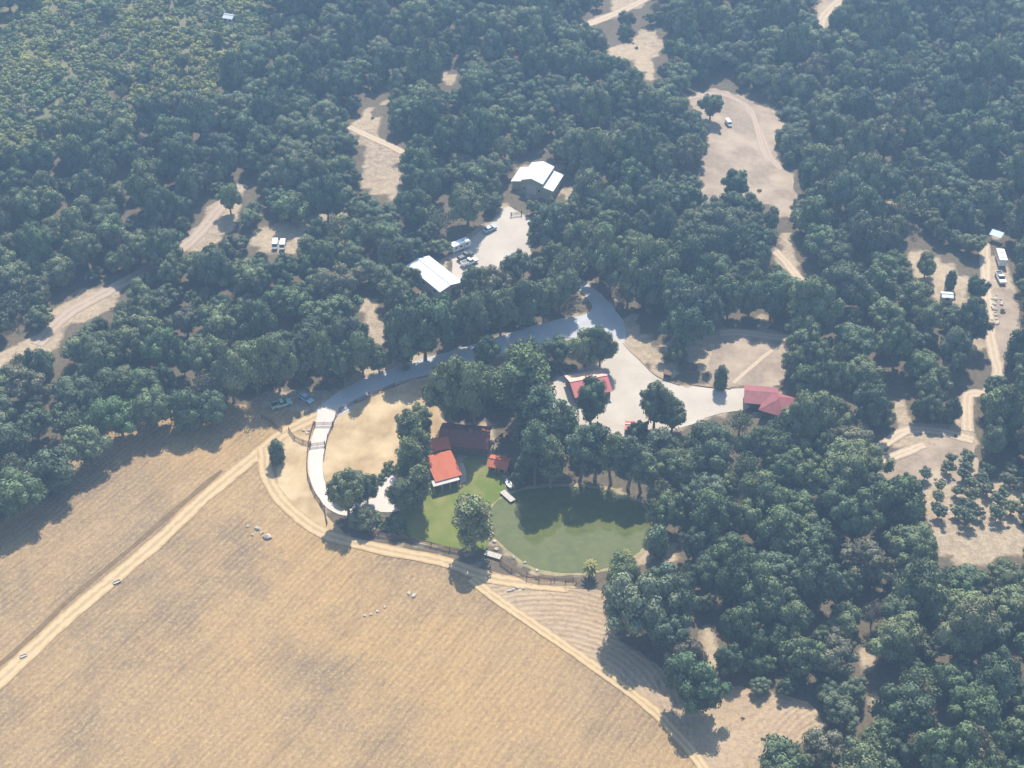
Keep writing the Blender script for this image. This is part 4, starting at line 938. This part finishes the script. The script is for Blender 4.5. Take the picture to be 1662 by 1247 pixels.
BLOCK = VIS+[[(470,380),(650,360),(600,380),(480,405)], LAWN, FIELD_E, FIELD[:-3]+[(1150,1300),(-600,1700)], [(700,680),(800,685),(800,780),(690,790)], [(900,600),(1000,590),(1000,700),(900,660)]]
mLIT, mVIS, mBLK = raster(LIT), raster(VIS), raster(BLOCK)
BR_REG = raster([[(-300,120),(0,40),(80,0),(330,-80),(450,-20),(430,100),(350,185),(240,190),(180,220),(90,250),(0,270),(-300,330)]])
ORCH_REG = raster([[(1478,768),(1560,745),(1800,760),(1800,915),(1662,900),(1560,925),(1500,880)]])
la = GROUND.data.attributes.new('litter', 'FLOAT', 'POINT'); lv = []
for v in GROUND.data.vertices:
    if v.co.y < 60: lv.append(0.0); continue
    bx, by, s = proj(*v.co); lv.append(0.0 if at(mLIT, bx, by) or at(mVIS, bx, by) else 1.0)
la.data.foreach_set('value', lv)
CR = [(math.cos(a), math.sin(a)) for a in np.linspace(0, 2*math.pi, 10)[:-1]]+[(0, 0)]
SL = 1/math.tan(SUN_EL); SH = Vector((-math.sin(SUN_AZ), -math.cos(SUN_AZ)))*SL
def fits(x, y, Rr, Hh, tol=0.85):
    z0 = H(x, y); bx, by, _ = proj(x, y, z0)
    if at(mBLK, bx, by): return False
    cx, cy, s = proj(x, y, z0+Hh*.62)
    hit = sum(at(mVIS, cx+a*Rr*s*tol, cy+b_*Rr*s*tol*.72) for a, b_ in CR)
    if hit > 0: return False
    sx, sy, s = proj(x+SH.x*Hh*.6, y+SH.y*Hh*.6, z0)
    if sum(at(mLIT, sx+a*Rr*s*tol, sy+b_*Rr*s*tol*.6) for a, b_ in CR) > 0: return False
    return True
GR = {}
def free(x, y, Rr, k=1.36):
    i, j = int(x//9), int(y//9)
    for a in (i-1, i, i+1):
        for b_ in (j-1, j, j+1):
            for (u, v, r_) in GR.get((a, b_), ()):
                if (u-x)**2+(v-y)**2 < (k*(Rr+r_)*.5)**2: return False
    return True
def put(x, y, Rr): GR.setdefault((int(x//9), int(y//9)), []).append((x, y, Rr))
for o_ in occ: put(*o_)
trees = []; brush = []; orchard = []
rs = random.Random(5)
def inview(x, y, pad):
    bx, by, s = proj(x, y, H(x, y)); return -pad < bx < IW+pad and -pad*1.3 < by < IH+pad
for (rmin, rmax, tries) in ((5.0, 6.2, 2200), (4.0, 5.2, 9000), (3.0, 4.0, 14000), (2.1, 3.0, 16000)):
    for _ in range(tries):
        y = 120+(rs.random()**0.85)*560; hw = 0.5*y+70; x = rs.uniform(-hw, hw)
        if not inview(x, y, 190): continue
        Rr = rs.uniform(rmin, rmax); Hh = Rr*rs.choice((rs.uniform(1.35, 1.9), rs.uniform(1.8, 2.9)))
        bx, by, s = proj(x, y, H(x, y))
        if at(ORCH_REG, bx, by): continue
        if at(BR_REG, bx, by) and not (rs.random() < 0.03 and Rr < 4.2): continue
        g = mnoise.noise(Vector((x*.03, y*.03, 8)))      # a few natural gaps
        if g < -0.42 and rs.random() < .7: continue
        if not free(x, y, Rr): continue
        if not fits(x, y, Rr, Hh): continue
        put(x, y, Rr); trees.append((x, y, Rr, Hh, bx, by, s))
for _ in range(16000):
    y = rs.uniform(380, 640); x = rs.uniform(-330, -30); bx, by, s = proj(x, y, H(x, y))
    if not at(BR_REG, bx, by) or at(mVIS, bx, by): continue
    Rr = rs.uniform(1.6, 2.9)
    if free(x, y, Rr, 1.12): put(x, y, Rr); brush.append((x, y, Rr))
for _ in range(4000):
    y = rs.uniform(230, 330); x = rs.uniform(90, 210); bx, by, s = proj(x, y, H(x, y))
    if not at(ORCH_REG, bx, by): continue
    if bx < 1560 and by > 850: continue
    Rr = rs.uniform(1.5, 2.2)
    if free(x, y, Rr, 1.62 if bx > 1550 else 2.2): put(x, y, Rr); orchard.append((x, y, Rr, bx, by))
ns = 0
for _ in range(6000):
    y = rs.uniform(150, 520); x = rs.uniform(-200, 240); bx, by, s = proj(x, y, H(x, y))
    if not at(mLIT, bx, by) or bx < 250 or bx > 1640 or ns >= 16: continue
    if not ((by < 470 and not (720 < bx < 910 and by > 260)) or bx > 1430 or (1010 < bx < 1100 and by < 600) or (1140 < bx < 1312 and by > 1120)): continue
    if rs.random() < .6 or not free(x, y, 1.0, 1.4): continue
    put(x, y, 1.0); ns += 1
    a_ = 'upper right clearing' if bx > 1050 and by < 420 else ('far left and middle clearings' if bx < 1050 and by < 480 else ('curved stubble corner' if by > 1100 else 'right hand clearings and slope'))
    tree(SHR, ns, 'scrub_bush', x, y, rs.uniform(.15, .32), rs.uniform(0, 6), [(0.085, 0.095, 0.045), (0.13, 0.11, 0.065), (0.06, 0.08, 0.04)][ns % 3], 'small low scrub bush on open dry ground in the '+a_, 'shrub', 'scrub bushes in the '+a_)
print('TREES', len(trees), 'BRUSH', len(brush), 'ORCH', len(orchard))

# individuals: the ones that show largest
def vis_score(t): return t[6]*t[2] if (0 < t[4] < IW and 20 < t[5] < IH+60) else 0
trees.sort(key=vis_score, reverse=True)
n_oak_hand = sum(1 for h in HAND if h[4] == 'oak_tree')
NI = 300-n_oak_hand-NROW
big, rest = trees[:NI], trees[NI:]
LM = [((872,293),'the white barn'), ((706,452),'the white roofed shed'), ((957,622),'the bright red roofed house'), ((1250,648),'the faded red roofed house'),
      ((925,860),'the green pond'), ((478,650),'the two roadside cars'), ((453,398),'the pair of white vans'), ((1535,485),'the white roofed garden shed'),
      ((1215,240),'the upper right clearing'), ((1590,840),'the small tree orchard'), ((1235,1180),'the curved stubble rows'), ((615,250),'the pale upper clearing'),
      ((1413,965),'the reddish dead tree'), ((340,360),'the light green lone tree'), ((1222,580),'the grey grass slope'), ((1623,430),'the right hand lane'), ((30,600),'the left edge dirt patch'), ((700,600),'the shaded road'), ((1470,720),'the track loops at right')]
cls = {}
for t_ in big:
    cx, cy = t_[4], t_[5]-t_[3]*.5*t_[6]*.75
    (lx, ly), nm = min(LM, key=lambda q: (q[0][0]-cx)**2+(q[0][1]-cy)**2)
    dx, dy = cx-lx, cy-ly; dist = math.hypot(dx, dy)
    side = ('right of' if dx > 0 else 'left of') if abs(dx) > abs(dy)*1.0 else ('below' if dy > 0 else 'behind')
    ci = rs.choices(range(4), (4, 4, 2, 2))[0] if rs.random() < .93 else 4
    cls.setdefault((nm, side, 'close ' if dist < 110 else 'well '), []).append((t_, ci))
TINTS = GREENS+[((0.092, 0.080, 0.052), 'brownish')]
ORD = ['leftmost', 'second from left', 'third from left', 'fourth from left', 'fifth from left', 'sixth from left', 'seventh from left', 'eighth from left', 'ninth from left', 'tenth from left']
for (nm, side, dd), L in cls.items():
    by_ci = {}
    for t_, ci in L: by_ci.setdefault(ci, []).append(t_)
    for ci, ts in by_ci.items():
        ts.sort(key=lambda q: q[4]); N = len(ts)
        for i, t_ in enumerate(ts):
            x, y, Rr, Hh = t_[:4]; tc, tn = TINTS[ci]; f = rs.uniform(.88, 1.15)
            base = '%s %s%s' % (tn, dd, side)+' '+nm
            if N == 1: lb = 'large %s oak %s%s %s' % (tn, dd, side, nm)
            elif i < len(ORD): lb = '%s large %s oak %s%s %s' % (ORD[i] if i < N-1 else 'rightmost', tn, dd, side, nm)
            else: lb = 'large %s oak on the right side %s%s %s' % (tn, dd, side, nm)
            tree(OAK, rs.randrange(16), 'oak_tree', x, y, Rr/5.2, rs.uniform(0, 6.28), tuple(q*f for q in tc), lb, 'tree', 'large oaks %s%s %s' % (dd, side, nm), hs=(Hh/8.4)/(Rr/5.2))
for i, (x, y, Rr, bx, by) in enumerate(orchard):
    row = 'upper' if by < 830 else 'lower'; sd_ = 'left' if bx < 1590 else 'right'
    tree(ORCH, i, 'orchard_tree', x, y, Rr/1.9, rs.uniform(0, 6), tuple(q*rs.uniform(.9, 1.2) for q in (0.066, 0.088, 0.055)), 'small round grey green tree in the %s %s part of the orchard' % (row, sd_), 'tree', 'orchard trees, %s %s part' % (row, sd_))

# everything further or smaller: one woodland and one brush object, instanced with geometry nodes
def stuff(name, kinds, data, matl, label, KR, KH, brushy=False):
    cols_ = []
    hid = bpy.data.collections.new(name+'_source')
    for k in kinds:
        me = k.crown.copy(); me.materials.clear(); me.materials.append(matl)
        o = bpy.data.objects.new('crown_source', me)
        bm = bmesh.new(); bm.from_mesh(me); nf = len(bm.faces); bm.from_mesh(k.trunk); bm.faces.ensure_lookup_table()
        for f in bm.faces[nf:]: f.material_index = 1
        bm.to_mesh(me); bm.free(); me.materials.append(M_bark)
        hid.objects.link(o); cols_.append(o)
    me = bpy.data.meshes.new(name); me.from_pydata([(d[0], d[1], H(d[0], d[1])-.1) for d in data], [], [])
    n = len(data)
    sc = []; ro = []; ix = []
    for d in data:
        Rr = d[2]; Hh = d[3] if len(d) > 3 else Rr*rs.uniform(.8, 1.2); sc += [Rr/KR, Rr/KR, Hh/KH]; ro += [0, 0, rs.uniform(0, 6.28)]; ix.append(rs.randrange(len(kinds)))
    a = me.attributes.new('sc', 'FLOAT_VECTOR', 'POINT'); a.data.foreach_set('vector', sc)
    a = me.attributes.new('ro', 'FLOAT_VECTOR', 'POINT'); a.data.foreach_set('vector', ro)
    a = me.attributes.new('ix', 'INT', 'POINT'); a.data.foreach_set('value', ix)
    o = link(bpy.data.objects.new(name, me)); tag(o, label, None, None, 'stuff')
    g = bpy.data.node_groups.new(name, 'GeometryNodeTree')
    g.interface.new_socket('Geometry', in_out='INPUT', socket_type='NodeSocketGeometry'); g.interface.new_socket('Geometry', in_out='OUTPUT', socket_type='NodeSocketGeometry')
    N = g.nodes.new; gi, go = N('NodeGroupInput'), N('NodeGroupOutput'); ins = N('GeometryNodeInstanceOnPoints'); ci = N('GeometryNodeCollectionInfo')
    ci.inputs['Collection'].default_value = hid; ci.inputs['Separate Children'].default_value = True
    def na(nm, ty):
        q = N('GeometryNodeInputNamedAttribute'); q.data_type = ty; q.inputs['Name'].default_value = nm; return q.outputs['Attribute']
    ins.inputs['Pick Instance'].default_value = True
    e2r = N('FunctionNodeEulerToRotation'); g.links.new(na('ro', 'FLOAT_VECTOR'), e2r.inputs[0]); g.links.new(e2r.outputs[0], ins.inputs['Rotation'])
    g.links.new(na('sc', 'FLOAT_VECTOR'), ins.inputs['Scale']); g.links.new(na('ix', 'INT'), ins.inputs['Instance Index'])
    g.links.new(ci.outputs[0], ins.inputs['Instance']); g.links.new(gi.outputs[0], ins.inputs['Points']); g.links.new(ins.outputs[0], go.inputs[0])
    md = o.modifiers.new('scatter', 'NODES'); md.node_group = g
    return o
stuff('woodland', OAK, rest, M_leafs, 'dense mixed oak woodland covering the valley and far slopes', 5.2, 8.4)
stuff('brush', SHR, brush, M_brush, 'yellowish green low brush on the far upper left hillside', 2.3, 2.4)

# ------------------------------------------------------------------ haze
bm = bmesh.new(); bmesh.ops.create_cube(bm, size=1)
for v in bm.verts: v.co = Vector((v.co.x*5400, 1000+v.co.y*5400, -3+(v.co.z+.5)*(CAMH+8)))
me = bpy.data.meshes.new('haze'); bm.to_mesh(me); bm.free()
m = bpy.data.materials.new('haze'); m.use_nodes = True; t = m.node_tree; t.nodes.remove(t.nodes['Principled BSDF'])
pv = t.nodes.new('ShaderNodeVolumePrincipled'); pv.inputs['Density'].default_value = 0.00044; pv.inputs['Color'].default_value = (0.42, 0.66, 1.0, 1); pv.inputs['Anisotropy'].default_value = 0.3
t.links.new(pv.outputs[0], t.nodes['Material Output'].inputs['Volume']); me.materials.append(m)
tag(link(bpy.data.objects.new('haze', me)), kind='stuff')
